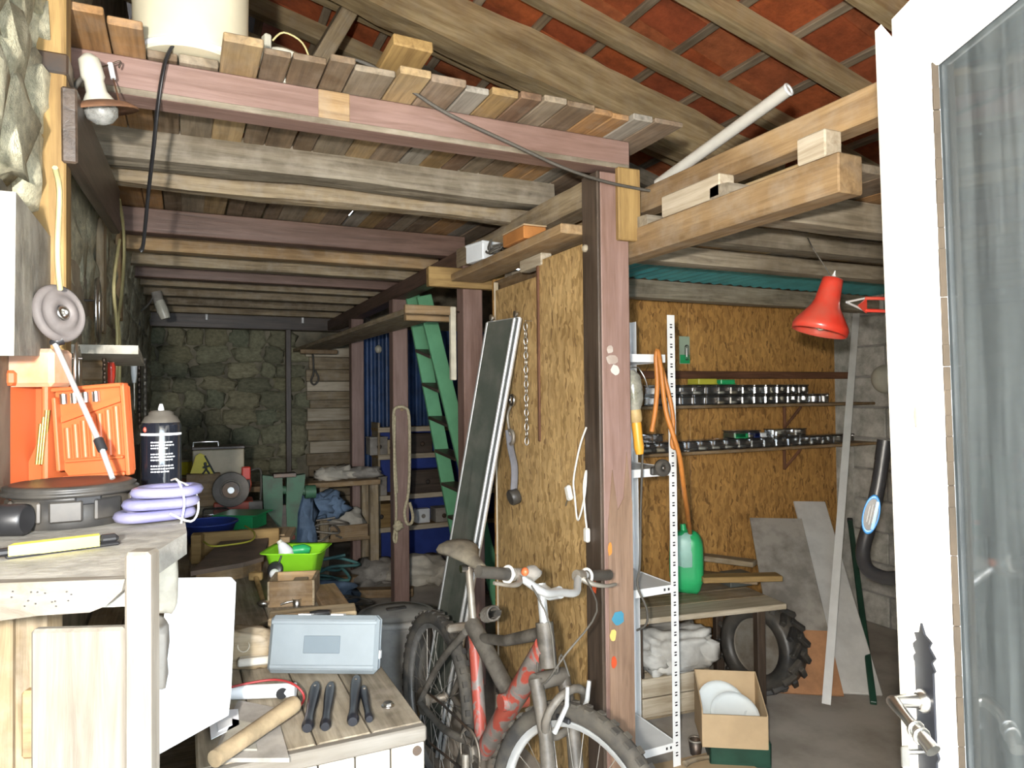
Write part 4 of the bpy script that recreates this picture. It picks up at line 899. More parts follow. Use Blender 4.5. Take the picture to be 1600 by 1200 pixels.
obj('bar', B().box((LL/2, 0, 0), (LL, .03, .022), .003), DGREEN, g2, MM); obj('end_cap', B().box((LL-.008, 0, 0), (.03, .034, .026), .004), BLACK, g2, MM)
# vacuum hose
t, o0 = hose('vacuum_hose', [(1382, 692, 2.15), (1372, 760, 2.15), (1358, 820, 2.14), (1348, 862, 2.12), (1356, 890, 2.08), (1382, 903, 2.02), (1420, 908, 1.95), (1450, 960, 1.95), (1462, 1080, 2.0), (1470, 1240, 2.0), (1490, 1400, 2.02), (1530, 1420, 2.1)], .0205, BLACK, 'black vacuum hose end with a blue oval badge curving up in the corner')
obj('nozzle_end', B().cyl(at(1378, 720, D=2.15)-o0, at(1383, 688, D=2.15)-o0, .0215, .0225, 14), BLACK, t)
pc_ = at(1361, 804, D=2.11)-o0; axh = (at(1366, 780, D=2.12)-at(1355, 830, D=2.12)).normalized(); fz = (CAMP-o0-pc_).normalized(); xx = axh.cross(fz).normalized(); fz = xx.cross(axh)
BM = MX(((xx.x, axh.x, fz.x, pc_.x), (xx.y, axh.y, fz.y, pc_.y), (xx.z, axh.z, fz.z, pc_.z), (0, 0, 0, 1)))
sk = plain('badge_blue', (.07, .3, .7), .3, dirt=0)
bd = obj('badge_ring', B().torus((0, 0, -.004), .0205, .003, 28, 6, BM @ MX.Diagonal(V((1.0, 2.6, 1, 1)))), sk, t)
obj('badge_field', B().lathe([(.0195, -.006), (.0195, -.002)], 24, BM @ MX.Diagonal(V((1, 2.6, 1, 1)))), BLACK, t)
b = B()
for k in (-1, 0, 1): b.box((k*.0075, 0, -.001), (.0014, .062-abs(k)*.012, .002), .0005, BM)
obj('badge_lines', b, WHITE, bd); obj('badge_band', B().box((0, 0, -.0012), (.009, .085, .0015), .0004, BM @ MX.Translation(V((.011, 0, 0)))), sk, bd)
# red lamp
p = at(1290, 480, D=2.2); s = 2.2/F_PX; t = thing('desk_lamp', 'red metal cone lamp on a jointed arm hanging from the right', 'lamp', p)
ax = (at(1283, 530, D=2.2)-at(1309, 430, D=2.2)).normalized(); L0 = frame((0, 0, 0), ax)[0] @ MX.Rotation(R(90), 4, 'Y') @ MX.Translation(V((0, 0, .002)))
obj('shade', B().lathe([(13*s, -47*s), (15.5*s, -46*s), (16*s, -38*s), (19*s, -10*s), (23*s, 0), (40*s, 26*s), (42*s, 32*s), (41*s, 40*s), (39*s, 40*s), (39*s, 30*s), (24*s, 8*s), (12*s, -8*s)], 32, L0, cap=False), RED, t)
obj('top_cap', B().lathe([(15*s, -47*s), (13*s, -48*s), (4*s, -49*s)], 20, L0), PORC, t)
obj('inner_bulb', B().lathe([(8*s, -10*s), (14*s, 6*s), (18*s, 16*s), (10*s, 32*s), (2*s, 36*s)], 16, L0), PORC, t)
obj('cap_screw', B().lathe([(4*s, -49*s), (2*s, -54*s), (.6*s, -60*s)], 10, L0), WHITE, t)
a0 = at(1322, 472, D=2.2)-p; a1 = at(1350, 478, D=2.16)-p; a2 = at(1352, 466, D=2.16)-p; a3 = at(1351, 485, D=2.16)-p
e2, e3 = at(1500, 468, D=2.0)-p, at(1500, 490, D=2.0)-p
obj('bracket', B().tube([a0, a3, a3+(a1-a0)*.1], .004, 6, sp=False).tube([a0, a2], .004, 6), ALU, t)
obj('joint_plate', B().prism([(-9*s, 0), (9*s, -11*s), (9*s, 11*s)], .006, MX.Translation(a1-V((.012, 0, 0))) @ MX.Rotation(R(90), 4, 'X')), RED, t)
obj('arm_bar', B().tube([a2, e2], .0055, 8, sp=False), RED, t); obj('arm_bar', B().tube([a3, e3], .0055, 8, sp=False), RED, t)
obj('elbow', B().box((e2+e3)/2, (.03, .03, .07), .006), RED, t)
st_ = V((e2.x+.02, e2.y+.02, e2.z))+p
ws = thing('stud', 'plain timber stud behind the open door carrying the red lamp arm', 'stud', (st_.x+.05, st_.y+.02, 0))
beam('timber', (0, 0, 0), (0, 0, 2.02), .06, .08, W_TAN, ws, up=(1, 0, 0))
obj('lead', B().tube([at(1298, 432, D=2.2)-p, at(1290, 418, D=2.2)-p, at(1278, 400, D=2.19)-p, at(1269, 386, D=2.18)-p, at(1262, 372, Z=2.02)-p], .0022, 5), CABLED, t)
# wall lamp half hidden by the door
p = at(1392, 592, X=XR-.02); t = thing('wall_lamp', 'round white wall lamp on the block wall half hidden by the door', 'lamp', p)
obj('globe', B().blob((-.05, 0, 0), (.07, .09, .09), 0, 1, 16, 10), PORC, t); obj('base', B().lathe([(.07, 0), (.06, .03)], 18, MX.Rotation(R(-90), 4, 'Y')), WHITE, t)
# cardboard box with plates, green crate, sack, wooden box
cx = on(1158, 1150, 0); cx = at(1152, 1168, Z=.09); cz = .1
bq = at(1162, 1162, Z=.1)
gc = thing('green_crate', 'dark green plastic crate under the cardboard box', 'crate', (bq.x+.05, bq.y+.1, 0), R(-32))
obj('base', B().box((0, 0, .01), (.24, .2, .02), .004), DGREEN, gc)
for s_ in (1, -1): obj('side', B().box((0, s_*.095, .055), (.24, .01, .09), .003), DGREEN, gc); obj('end', B().box((s_*.115, 0, .055), (.01, .2, .09), .003), DGREEN, gc)
bxm = thing('cardboard_box', 'open cardboard box with tall flaps holding white plates', 'box', (bq.x, bq.y+.08, cz), R(-32))
W2, D2, H2 = .25, .22, .13; th = .004
obj('bottom', B().box((0, 0, .004), (W2, D2, .006)), CARD, bxm)
obj('front_wall', B().box((0, -D2/2, H2*.5), (W2, th, H2)), CARD, bxm); obj('back_wall', B().box((0, D2/2, H2*.85), (W2, th, H2*1.7)), CARD, bxm)
obj('left_wall', B().prism([(-D2/2, 0), (D2/2, 0), (D2/2, H2*1.7), (-D2/2, H2*1.15)], th, MX(((0, 0, 1, -W2/2), (1, 0, 0, 0), (0, 1, 0, 0), (0, 0, 0, 1)))), CARD, bxm)
obj('right_wall', B().prism([(-D2/2, 0), (D2/2, 0), (D2/2, H2*1.7), (-D2/2, H2*1.05)], th, MX(((0, 0, 1, W2/2), (1, 0, 0, 0), (0, 1, 0, 0), (0, 0, 0, 1)))), CARD, bxm)
plp = [(.002, 0), (.05, .002), (.085, .014), (.1, .02), (.099, .024), (.083, .018), (.05, .007), (.002, .006)]
for i, (dx, dy, dz, lab) in enumerate(((-.025, .045, .098, 'larger white plate standing in the cardboard box'), (.02, .0, .072, 'white plate low at the front of the cardboard box'))):
    t = thing('plate', lab, 'plate', M=bxm.matrix_basis @ TR(dx, dy, dz, R(10), R(40))); o = obj('dish', B().lathe(plp, 32), plain('white_china', (.75, .8, .8), .2, dirt=.05) if i == 0 else MATS['white_china'], t); obj('foot_ring', B().torus((0, 0, 0), .045, .004, 24, 6), MATS['white_china'], t)
wbx = thing('wooden_box', 'low wooden box with pale boards under the low table', 'box', (2.06, 2.78, .0), R(-6))
for s_ in (1, -1):
    for z in (.075, .165): beam('side_board', (-.17, s_*.13, z), (.19, s_*.13, z), .016, .085, W_PALE, wbx, up=(0, 0, 1))
    beam('end_board', (s_*.175+.01, -.12, .12), (s_*.175+.01, .12, .12), .016, .17, W_GREY, wbx)
obj('base_board', B().box((.01, 0, .025), (.34, .25, .015)), W_GREY, wbx)
sk_ = thing('woven_sack', 'crumpled white woven sack lying on the wooden box', 'sack', (2.12, 2.75, .21))
obj('bag', B().blob((0, 0, .075), (.19, .13, .1), .3, 3.4, 36, 22, 21, zmin=0, pw=.6), SACK, sk_); obj('folded_mouth', B().blob((-.15, -.06, .07), (.07, .06, .045), .5, 3.5, 18, 12, 5), SACK, sk_)
obj('printed_patch', B().blob((.03, -.085, .09), (.04, .04, .025), .1, 2, 10, 6, 2), BOXL, sk_)
t = thing('grey_bag', 'flat grey bag beside the white sack on the wooden box', 'bag', (1.93, 2.83, .21)); obj('bag', B().blob((0, 0, .05), (.1, .11, .06), .4, 2, 18, 10, 4, zmin=0), GREYD, t); obj('fold', B().blob((.02, -.06, .06), (.06, .03, .03), .4, 2, 12, 8, 6), GREYD, t)
p = on(1087, 1178, 0); t = thing('broken_pot', 'small dark cup on the floor before the cardboard box', 'pot', (p.x, p.y, 0)); obj('wall', B().lathe([(.022, 0), (.03, .06), (.026, .06), (.02, .01)], 14, cap=True), DARKM, t); obj('rim', B().torus((0, 0, .06), .028, .004, 16, 6), GALV, t)
fc = thing('floor_card', 'flat tan cardboard sheet on the floor in front', 'cardboard', (0, 0, .003)); c4 = [at(a, c, Z=.003) for a, c in ((1010, 1198), (1130, 1172), (1190, 1205), (1100, 1290))]
obj('sheet', B().prism([(v.x, v.y) for v in c4][::-1], .004), CARD, fc)
p0, p1_ = at(1070, 1190, Z=.03), at(1120, 1178, Z=.03); t = thing('dry_stick', 'short crooked stick on the floor cardboard', 'stick', (p0.x, p0.y, .018)); dv = p1_-p0
obj('bark', B().tube([(0, 0, .003), dv*.3+V((0, .012, .003)), dv*.7+V((0, .01, .003)), dv], [.013, .011, .01, .007], 7), W_GREY, t); obj('twig', B().tube([dv*.9, dv*1.15+V((0, -.02, 0)), dv*1.25+V((0, -.05, -.005))], [.006, .004, .003], 5), W_GREY, t)
# on the partition face: chain, grey strap, white lead
t = thing('hanging_chain', 'thin steel chain hanging on the chipboard partition', 'chain', at(821, 505, X=1.28)); n = 17; z0 = at(821, 505, X=1.28).z; z1 = at(823, 695, X=1.28).z
for k in range(n):
    b = B().torus((0, 0, 0), .0085, .0018, 12, 5, TR(0, 0, -(z0-z1)*(k+.5)/n, R(90)*(k % 2)) @ MX.Rotation(R(90), 4, 'X') @ MX.Diagonal(V((1, 1.9, 1, 1)))); obj('chain_link', b, STEEL, t)
obj('nail', B().cyl((.0, 0, .01), (.03, 0, .01), .002, n=6), STEEL, t)
o0 = at(800, 640, X=1.27); t = thing('webbing_reel', 'grey webbing strap with a dark roller hanging on the partition', 'strap', o0)
f_ = lambda a, c: at(a, c, X=1.275)-o0
obj('webbing', B().tube([f_(795, 672), f_(798, 700), f_(804, 730), f_(803, 765)], .017, 8, flat=.3), plain('grey_webbing', (.2, .2, .22), .85, dirt=.3), t)
obj('roller', B().lathe([(.03, -.02), (.034, -.015), (.034, .015), (.03, .02)], 18, MX.Translation(f_(803, 776)) @ MX.Rotation(R(75), 4, 'Y')), BLACKD, t)
obj('buckle', B().torus((0, 0, 0), .03, .008, 18, 8, MX.Translation(f_(798, 683)) @ MX.Rotation(R(90), 4, 'Y')), GALV, t); obj('upper_ring', B().torus((0, 0, 0), .02, .008, 16, 8, MX.Translation(f_(800, 625)) @ MX.Rotation(R(90), 4, 'Y')), STEEL, t); obj('tape', B().tube([f_(800, 630), f_(793, 650), f_(797, 680)], .006, 6), GALV, t)
o0 = at(916, 668, X=1.28); t = thing('power_lead', 'white lead with two plugs hanging on the partition beside the post', 'cable', o0); f_ = lambda a, c: at(a, c, X=1.282)-o0
obj('strand', B().tube([f_(916, 668), f_(908, 690), f_(901, 720), f_(896, 752), f_(898, 775), f_(902, 812), f_(908, 800), f_(914, 770), f_(916, 735), f_(912, 760), f_(914, 800), f_(917, 828)], .0038, 6), CABLEW, t)
obj('plug', B().box((0, 0, 0), (.02, .03, .055), .006, MX.Translation(f_(889, 770)) @ MX.Rotation(R(-22), 4, 'X')), CABLEW, t); obj('plug', B().box((0, 0, 0), (.018, .026, .05), .005, MX.Translation(f_(917, 836))), CABLEW, t)
obj('plug_pin', B().cyl(f_(886, 782), f_(884, 790), .003, n=6), STEEL, t)
# smoked panel with aluminium edges
t = thing('smoked_panel', 'tall dark smoked panel in a white aluminium frame leaning on the partition', 'panel')
tR = at(812, 497, X=1.27); tL = tR+V((-.05, .22, -.0)); bR = at(690, 1180, D=2.9); bR.z = .01; bL = bR+V((-.03, .22, 0))
obj('pane', B().quadslab(bL, bR, tR, tL, .006), PANELG, t)
def rail(n_, a, c, w_): b = B(); b.tube([a, c], w_, 8, sp=False); return obj(n_, b, ALU, t)
fr = rail('right_rail', bR, tR, .011); obj('groove', B().tube([bR+V((-.012, -.006, 0)), tR+V((-.012, -.006, 0))], .0022, 6, sp=False), BLACK, fr); rail('front_rail', bR+V((-.015, .018, 0)), tR+V((-.015, .018, 0)), .008); rail('left_rail', bL, tL, .0095); rail('top_rail', tL, tR, .006)
for k in (.12, .88): obj('roller', B().lathe([(.014, -.006), (.014, .006)], 12, MX.Translation(tL*(1-k)+tR*k+V((0, 0, .02))) @ MX.Rotation(R(90), 4, 'Y')), STEEL, t)
# ladder
t = thing('wooden_ladder', 'green painted wooden ladder leaning under the girder', 'ladder')
def ladder_side(Y_, a, c):
    p0, p1_ = at(*a, Y=Y_), at(*c, Y=Y_); e = p1_-p0; return p0, p0+e*((p0.z-.01)/(p0.z-p1_.z))
LF, LR = ladder_side(4.36, (662, 462), (718, 690)), ladder_side(4.72, (643, 455), (693, 720))
for tp, bt0 in (LF, LR): M2, L2 = frame(bt0, tp, (0, -1, 0)); obj('stringer', B().box((L2/2, 0, 0), (L2, .1, .03), .004), GREENL, t, M2)
for k in range(9):
    f_ = .08+k*.105; c0_, c1_ = LF[1].lerp(LF[0], f_), LR[1].lerp(LR[0], f_); M2, L2 = frame(c0_, c1_, (0, 0, 1)); obj('tread', B().box((L2/2, 0, 0), (L2-.03, .12, .022), .003), W_DARK, t, M2)
# rope on post
o0 = at(628, 640, Y=4.72); t = thing('coiled_rope', 'looped cream rope hung over the middle brown post', 'rope', o0); f_ = lambda a, c, d=0: at(a, c, Y=4.725-d)-o0
obj('loop', B().tube([f_(620, 770), f_(617, 720), f_(615, 650), f_(620, 637), f_(632, 637), f_(639, 650), f_(640, 720), f_(638, 770), f_(632, 800), f_(636, 818), f_(643, 817), f_(645, 805), f_(640, 785)], .011, 8), ROPE, t)
obj('strand', B().tube([f_(617, 650, .01), f_(616, 730, .01), f_(619, 790, .01), f_(618, 820, .01), f_(615, 840, .01), f_(618, 848, .01), f_(620, 838, .01), f_(619, 822, .01)], .009, 8), ROPE, t)
obj('knot', B().blob(f_(622, 822, .015), (.035, .03, .035), .5, 4, 14, 10, 3), ROPE, t)
obj('peg', B().cyl(f_(628, 640, -.06), f_(628, 640, .02), .012, n=8), W_TAN, t)
# ------------------------------------------------------------------ the far end
bs = thing('board_cladding', 'stack of stained pale boards nailed beside the back post', 'cladding', (1.3, YB-.1, 0)); x0, x1_ = at(482, 600, Y=7.25).x-1.3, at(549, 600, Y=7.25).x-1.3
zt = at(520, 556, Y=7.25).z; zz_ = .3; k = 0
while zz_ < zt:
    hh = rs.uniform(.07, .13); beam('board', (x0+rs.uniform(-.02, .02), rs.uniform(-.015, .015), zz_+hh/2), (x1_+rs.uniform(-.02, .01), rs.uniform(-.015, .015), zz_+hh/2), .04, hh-.006, W_GREY if k % 3 else W_PALE, bs); zz_ += hh; k += 1
q = at(450, 515, Y=7.2); beam('steel_pole', (q.x, 7.2, 0), (q.x, 7.2, q.z), .05, .05, W_DARK, None, 'thin dark upright pole before the far stone wall', 'pole', up=(1, 0, 0))
t = thing('white_rail', 'white U shaped rail high on the far wall', 'rail', at(322, 460, Y=7.17)); o0 = at(322, 460, Y=7.17); f_ = lambda a, c: at(a, c, Y=7.17)-o0
obj('bar', B().tube([f_(322, 460), f_(473, 463)], .014, 8, sp=False), WHITEP, t); obj('leg', B().tube([f_(322, 460), f_(323, 500)], .014, 8, sp=False), WHITEP, t); obj('leg', B().tube([f_(473, 463), f_(473, 505)], .014, 8, sp=False), WHITEP, t); obj('daylight_gap_strip', B().box(f_(415, 466)+V((0, .01, 0)), (.32, .02, .03), .004), WHITE, t)  # the white strip under the bar is painted-in daylight from a gap
q = at(320, 475, Y=7.25); beam('lintel', (q.x-.5, 7.28, 2.28), (1.75, 7.28, 2.28), .14, .22, W_DARK, None, 'dark timber lintel along the top of the far wall', 'beam')
t = thing('bulkhead_lamp', 'small grey tube lamp hanging in the far left corner', 'lamp', at(252, 478, Y=5.6)); o0 = at(252, 478, Y=5.6); f_ = lambda a, c: at(a, c, Y=5.6)-o0
obj('holder', B().cyl(f_(244, 456), f_(249, 474), .035, n=12), GREYD, t); obj('tube', B().tube([f_(248, 470), f_(254, 485), f_(259, 498)], [.035, .04, .032], 12), PORC, t); obj('cord', B().tube([f_(244, 456), f_(236, 470), f_(228, 480), f_(217, 490), f_(219, 515)], .008, 6), CABLED, t)
t = thing('wire_loop', 'dark wire hook hanging on the far boards', 'wire', at(490, 560, Y=7.15)); o0 = at(490, 560, Y=7.15); f_ = lambda a, c: at(a, c, Y=7.15)-o0
obj('wire', B().tube([f_(488, 545), f_(490, 580), f_(486, 595), f_(491, 601), f_(498, 592), f_(492, 578)], .01, 6), CABLED, t); obj('nail', B().cyl(f_(488, 543), f_(488, 543)+V((0, .1, 0)), .008, n=6), DARKM, t)
# blue corrugated sheet and shelf rack
t = thing('blue_sheet', 'tall blue corrugated sheet behind the ladder', 'sheet', (0, 6.62, 0)); xa, xb = at(566, 600, Y=6.6).x, 3.0; n = 100; vs = []; fs = []
for i in range(n+1):
    xx = xa+(xb-xa)*i/n; yy = .016*math.sin(i*1.25)
    vs += [(xx, yy, 0), (xx, yy, 2.15), (xx, yy+.004, 0), (xx, yy+.004, 2.15)]
for i in range(n): a = i*4; fs += [(a, a+4, a+5, a+1), (a+2, a+3, a+7, a+6), (a+1, a+5, a+7, a+3), (a, a+2, a+6, a+4)]
obj('sheet', B().add(vs, fs), BLUEC, t)
rk = thing('shelf_rack', 'blue backed wooden shelf rack at the far end behind the ladder', 'shelving', (xa+.05, 6.35, 0))
zl = []
for y_ in (668, 710, 773, 822):
    z = at(640, y_, Y=6.22).z; zl.append(z); beam('shelf', (0, 0, z-.012), (1.3, 0, z-.012), .26, .03, W_YEL, rk); beam('shelf_edge', (0, -.135, z-.015), (1.3, -.135, z-.015), .012, .045, W_PALE, rk)
for x in (0.012, 1.29): beam('side_panel', (x, .0, 0), (x, .0, zl[0]+.05), .25, .02, W_GREY, rk, up=(1, 0, 0))
obj('blue_back', B().box((.65, .135, zl[0]/2), (1.3, .012, zl[0]), .001), BLUE, rk)
def rackbox(px, sh_, d, mat, lab, cat):
    x = at(px, 700, Y=6.3).x; t = cbox('parts_box' if cat == 'box' else cat.replace(' ', '_'), (x, 6.33, zl[sh_]+.004), d, mat, lab, cat); return t
for px, sh_, d, m_, lab in ((590, 1, (.16, .16, .15), GREYD, 'grey box on the second rack shelf near the corner'), (610, 1, (.1, .14, .12), BEIGE, 'beige box on the second rack shelf beside the grey one'), (657, 1, (.2, .16, .17), W_DARK, 'dark brown box on the second rack shelf right of the rope'), (585, 2, (.2, .16, .16), GREYD, 'pale dusty box on the third rack shelf'), (665, 2, (.3, .16, .2), W_DARK, 'wide dark box on the third rack shelf'), (592, 3, (.24, .18, .2), W_YEL, 'yellow wooden drawer box on the bottom rack shelf'), (690, 3, (.16, .16, .12), GREYD, 'low grey box on the bottom rack shelf')):
    t = rackbox(px, sh_, d, m_, lab, 'box'); obj('lid', B().box((0, 0, d[2]+.006), (d[0]+.01, d[1]+.01, .012), .003), m_, t); obj('knob', B().lathe([(.02, 0), (.022, .012), (.014, .016)], 10, MX.Translation(V((0, -d[1]/2, d[2]*.5))) @ MX.Rotation(R(90), 4, 'X')), DARKM, t)
t = rackbox(660, 3, (.13, .08, .13), WHITE, 'square white socket box on the bottom rack shelf', 'socket box'); obj('face_plate', B().box((0, -.042, .065), (.11, .006, .11), .004), WHITE, t); obj('socket_hole', B().lathe([(.02, 0), (.02, .004)], 12, MX.Translation(V((0, -.046, .065))) @ MX.Rotation(R(90), 4, 'X')), GREYD, t)
t = thing('clothes_hook', 'small pale round knob on the blue sheet near the back post', 'knob', at(590, 546, Y=6.58)); obj('knob', B().blob((0, -.03, 0), (.035, .03, .04), .1, 2, 12, 8, 1), PORC, t); obj('stem', B().cyl((0, .045, 0), (0, -.03, 0), .012, n=8), PORC, t)
# back workbench
bk = thing('back_bench', 'old plank workbench at the far end under the boards', 'workbench', (1.0, 5.85, 0)); ZK = at(535, 752, Y=5.68).z
for k in range(2): beam('top_plank', (-.75, -.1+k*.19, ZK-.02), (.45, -.1+k*.19, ZK-.02), .185, .04, W_TAN if k == 0 else W_GREY, bk)
for x in (-.65, .0, .4):
    for y in (-.15, .14): beam('leg', (x, y, 0), (x, y, ZK-.041), .07, .07, W_GREY, bk, up=(1, 0, 0))
beam('lower_shelf', (-.65, 0, .36), (.4, 0, .36), .3, .03, W_TAN, bk)
p = at(520, 750, Y=6.0); t = thing('white_bag', 'crumpled whitish bag on the back workbench', 'bag', (p.x, 5.85, ZK+.001)); obj('bag', B().blob((0, 0, .04), (.17, .12, .065), .6, 2.5, 22, 12, 5, zmin=0), CLOTH, t); obj('neck', B().blob((-.12, -.03, .05), (.05, .04, .05), .6, 3, 12, 8, 2), CLOTH, t)
p = at(572, 748, Y=6.0); t = thing('grey_cloth', 'folded grey brown cloth on the right end of the back workbench', 'cloth', (p.x-.05, 5.85, ZK+.001)); obj('fold', B().blob((0, 0, .04), (.14, .12, .05), .5, 2, 18, 10, 8, zmin=0), GREYD, t); obj('fold', B().blob((.06, -.05, .06), (.07, .07, .03), .5, 2, 14, 8, 9), GREYD, t)
p = at(540, 800, Y=6.1); t = thing('cloth_bundle', 'pale cloth bundle on the lower shelf of the back workbench', 'cloth', (1.18, 5.86, .376)); obj('fold', B().blob((0, 0, .1), (.2, .14, .12), .5, 2, 20, 12, 12, zmin=0), CLOTH, t); obj('board', B().box((0.02, -.17, .05), (.3, .02, .1), .003), W_TAN, t)
# leg vise and rags
o0 = V(at(450, 760, Y=4.95)); t = thing('leg_vise', 'green leg vise with two tapered jaws at the end of the low bench', 'vise', (o0.x, 4.95, 0))
def vp(px, py): q = at(px, py, Y=4.95); return (q.x-o0.x, q.z)
MV = MX(((1, 0, 0, 0), (0, 0, 1, -.04), (0, 1, 0, 0), (0, 0, 0, 1)))
for name, pts in (('rear_jaw', [(409, 742), (440, 745), (441, 785), (436, 870), (418, 870), (411, 790)]), ('front_jaw', [(447, 745), (476, 740), (474, 760), (464, 800), (461, 870), (449, 870), (446, 790)])): obj(name, B().prism([vp(*q) for q in pts][::-1], .08, MV), GREENM, t)
sc0, sc1 = vp(432, 765), vp(488, 768); obj('screw', B().cyl((sc0[0], 0, sc0[1]), (sc1[0], 0, sc1[1]), .028, n=12), GREENM, t); obj('screw_box', B().cyl((sc1[0]-.05, 0, sc1[1]), (sc1[0]+.02, 0, sc1[1]), .045, n=14), GREENM, t)
obj('jaw_plate', B().box((vp(444, 742)[0], 0, vp(444, 742)[1]), (.15, .09, .03), .004), DARKM, t); a_ = vp(442, 800); obj('slide_bar', B().box((a_[0], 0, a_[1]-.1), (.05, .05, .3), .003), W_DARK, t); obj('leg', B().box((vp(455, 870)[0], 0, vp(455, 870)[1]/2), (.06, .06, vp(455, 870)[1]), .004), GREENM, t)
obj('red_marks', B().box((vp(456, 838)[0], -.043, vp(456, 838)[1]), (.03, .005, .03), .001), REDG, t)
def rag(px, py, Y, r, mat, lab, name='blue_rag', sd=1, amp=.7, zmin=None, z=None):
    q = at(px, py, Y=Y); t = thing(name, lab, 'cloth' if 'rag' in name else name.split('_')[-1], (q.x, q.y, q.z if z is None else z)); obj('fold', B().blob((0, 0, 0 if z is None else r[2]*.8), r, amp, 2.4, 20, 14, sd, zmin=0 if z is not None else None), mat, t); obj('fold', B().blob((r[0]*.4, -r[1]*.3, (0 if z is None else r[2]*.8)-r[2]*.2), (r[0]*.5, r[1]*.6, r[2]*.8), amp, 2.4, 16, 10, sd+3, zmin=0 if z is not None else None), mat, t)
rag(468, 822, 5.45, (.12, .1, .3), BLUER, 'faded blue cloth hanging in front of the back workbench', sd=2)
rag(505, 790, 5.6, (.17, .08, .1), BLUER, 'faded blue cloth bundle tucked under the back bench top', sd=5)
rag(500, 880, 5.2, (.25, .16, .1), BLUER, 'faded blue cloth heaped on the floor before the back bench', sd=8, z=.001)
rag(590, 880, 5.7, (.2, .2, .1), GREYD, 'grey bag slumped on the floor by the back post', 'grey_bag', 11, .5, z=.001)
rag(655, 890, 5.5, (.25, .2, .12), CLOTH, 'dull pale bag on the floor under the rack behind the rope post', 'pale_bag', 14, .5, z=.001)
for i, (px, py, Y, m_, lab) in enumerate(((515, 850, 5.4, plain('teal_hose', (.1, .25, .24), .6, dirt=.3), 'tangled teal garden hose on the floor under the back bench'), (530, 905, 4.7, CABLED, 'dark tangled cable on the floor by the bench end'), (500, 825, 5.6, GALV, 'tangle of grey wire under the back bench'))):
    q = at(px, py, Y=Y); t = thing(('garden_hose', 'floor_cable', 'wire_coil')[i], lab, ('hose', 'cable', 'wire')[i], (q.x, Y, 0 if i != 2 else .376)); pts = []
    for k in range(22): a = k*1.15; r_ = .13+.06*math.sin(k*2.1); pts.append((r_*math.cos(a)*1.3, r_*.8*math.sin(a), .02+.012*k*(1.2 if i == 0 else .7)+.02*math.sin(k*3)))
    obj('coil', B().tube(pts, .012 if i == 0 else .008, 6), m_, t)
for px, py, L_, lab in ((560, 905, .5, 'brown timber offcut lying on the floor by the back post'), (600, 925, .4, 'second short timber offcut on the floor near the rope post')):
    q = at(px, py, Z=.03); beam('timber_offcut', (q.x-L_/2, q.y+.05, .035), (q.x+L_/2, q.y-.1, .035), .09, .06, W_TAN, None, lab, 'plank')
# lidded bin
bn = thing('dust_bin', 'dusty grey plastic bin with a lid behind the grey toolbox', 'bin', (.95, 3.42, 0)); rb = .185
zl_ = at(627, 955, Y=3.42).z
obj('body', B().lathe([(rb*.8, 0), (rb*.83, .01), (rb*.96, zl_-.05), (rb*.99, zl_-.045), (rb*.99, zl_-.02)], 36), BINM, bn)
obj('lid', B().lathe([(rb*1.03, zl_-.03), (rb*1.06, zl_-.025), (rb*1.05, zl_-.006), (rb*.96, zl_), (rb*.9, zl_-.004), (rb*.85, zl_+.004), (rb*.3, zl_+.014), (.002, zl_+.014)], 36), BINM, bn)
obj('lid_handle', B().box((0, 0, zl_+.018), (.1, .03, .012), .004), BLACKD, bn)
obj('grip', B().tube([(rb*.95, -.05, zl_-.08), (rb*1.1, 0, zl_-.12), (rb*.95, .05, zl_-.08)], .008, 6), BLACKD, bn)
# tools on the left wall
def htool(px, y0, y1_, r, mat, lab, name, Xp=-.2, kind='rod'):
    a, c = at(px, y0, X=Xp), at(px+1, y1_, X=Xp); t = thing(name, lab, 'tool', a)
    e = c-a; k = V((-.05, 0, 0))
    if kind == 'spiral':
        obj('shank', B().cyl((0, 0, 0), e, r*.5, n=6), mat, t); pts = [e*(i/30)+V((0, r*math.cos(i*1.3), r*math.sin(i*1.3)*.2)) for i in range(31)]; obj('flute', B().tube(pts, r*.5, 5, k=2), mat, t)
    elif kind == 'ring':
        for i in range(3): obj('ring', B().torus((0, 0, 0), r*4, r*.5, 18, 6, MX.Translation(e*.4+V((0, i*.012, -i*.006))) @ MX.Rotation(R(90), 4, 'Y') @ MX.Diagonal(V((1.8, 1, 1, 1)))), mat, t)
    else:
        obj('blade', B().tube([e*.45, e], [r*.6, r*.3], 8, sp=False), STEEL, t); obj('handle', B().tube([V((0, 0, 0)), e*.1, e*.3, e*.47], [r*.8, r*1.2, r*1.1, r*.7], 8), mat, t)
    obj('nail', B().cyl((0.01, 0, 0), (XL-Xp-.0, 0, 0), .003, n=6), DARKM, t)
htool(120, 560, 598, .007, STEEL, 'bunch of steel rings hanging behind the orange case lid', 'ring_bunch', kind='ring')
htool(173, 566, 640, .011, RED, 'red handled screwdriver hanging on the left wall', 'screwdriver')
htool(163, 556, 640, .01, DARKM, 'dark auger bit hanging left of the red screwdriver', 'auger_bit', kind='spiral')
htool(209, 560, 640, .012, WHITE, 'pale chisel hanging on the left wall', 'chisel')
htool(217, 556, 670, .016, DARKM, 'long dark auger bit hanging right of the pale chisel', 'auger_bit', kind='spiral', Xp=-.2)
htool(226, 560, 680, .02, GALV, 'grey auger bit hanging furthest right on the left wall', 'auger_bit', kind='spiral', Xp=-.2)
htool(152, 470, 500, .012, STEEL, 'steel ring bunch hung high on the grey render', 'ring_bunch', kind='ring', Xp=-.24)
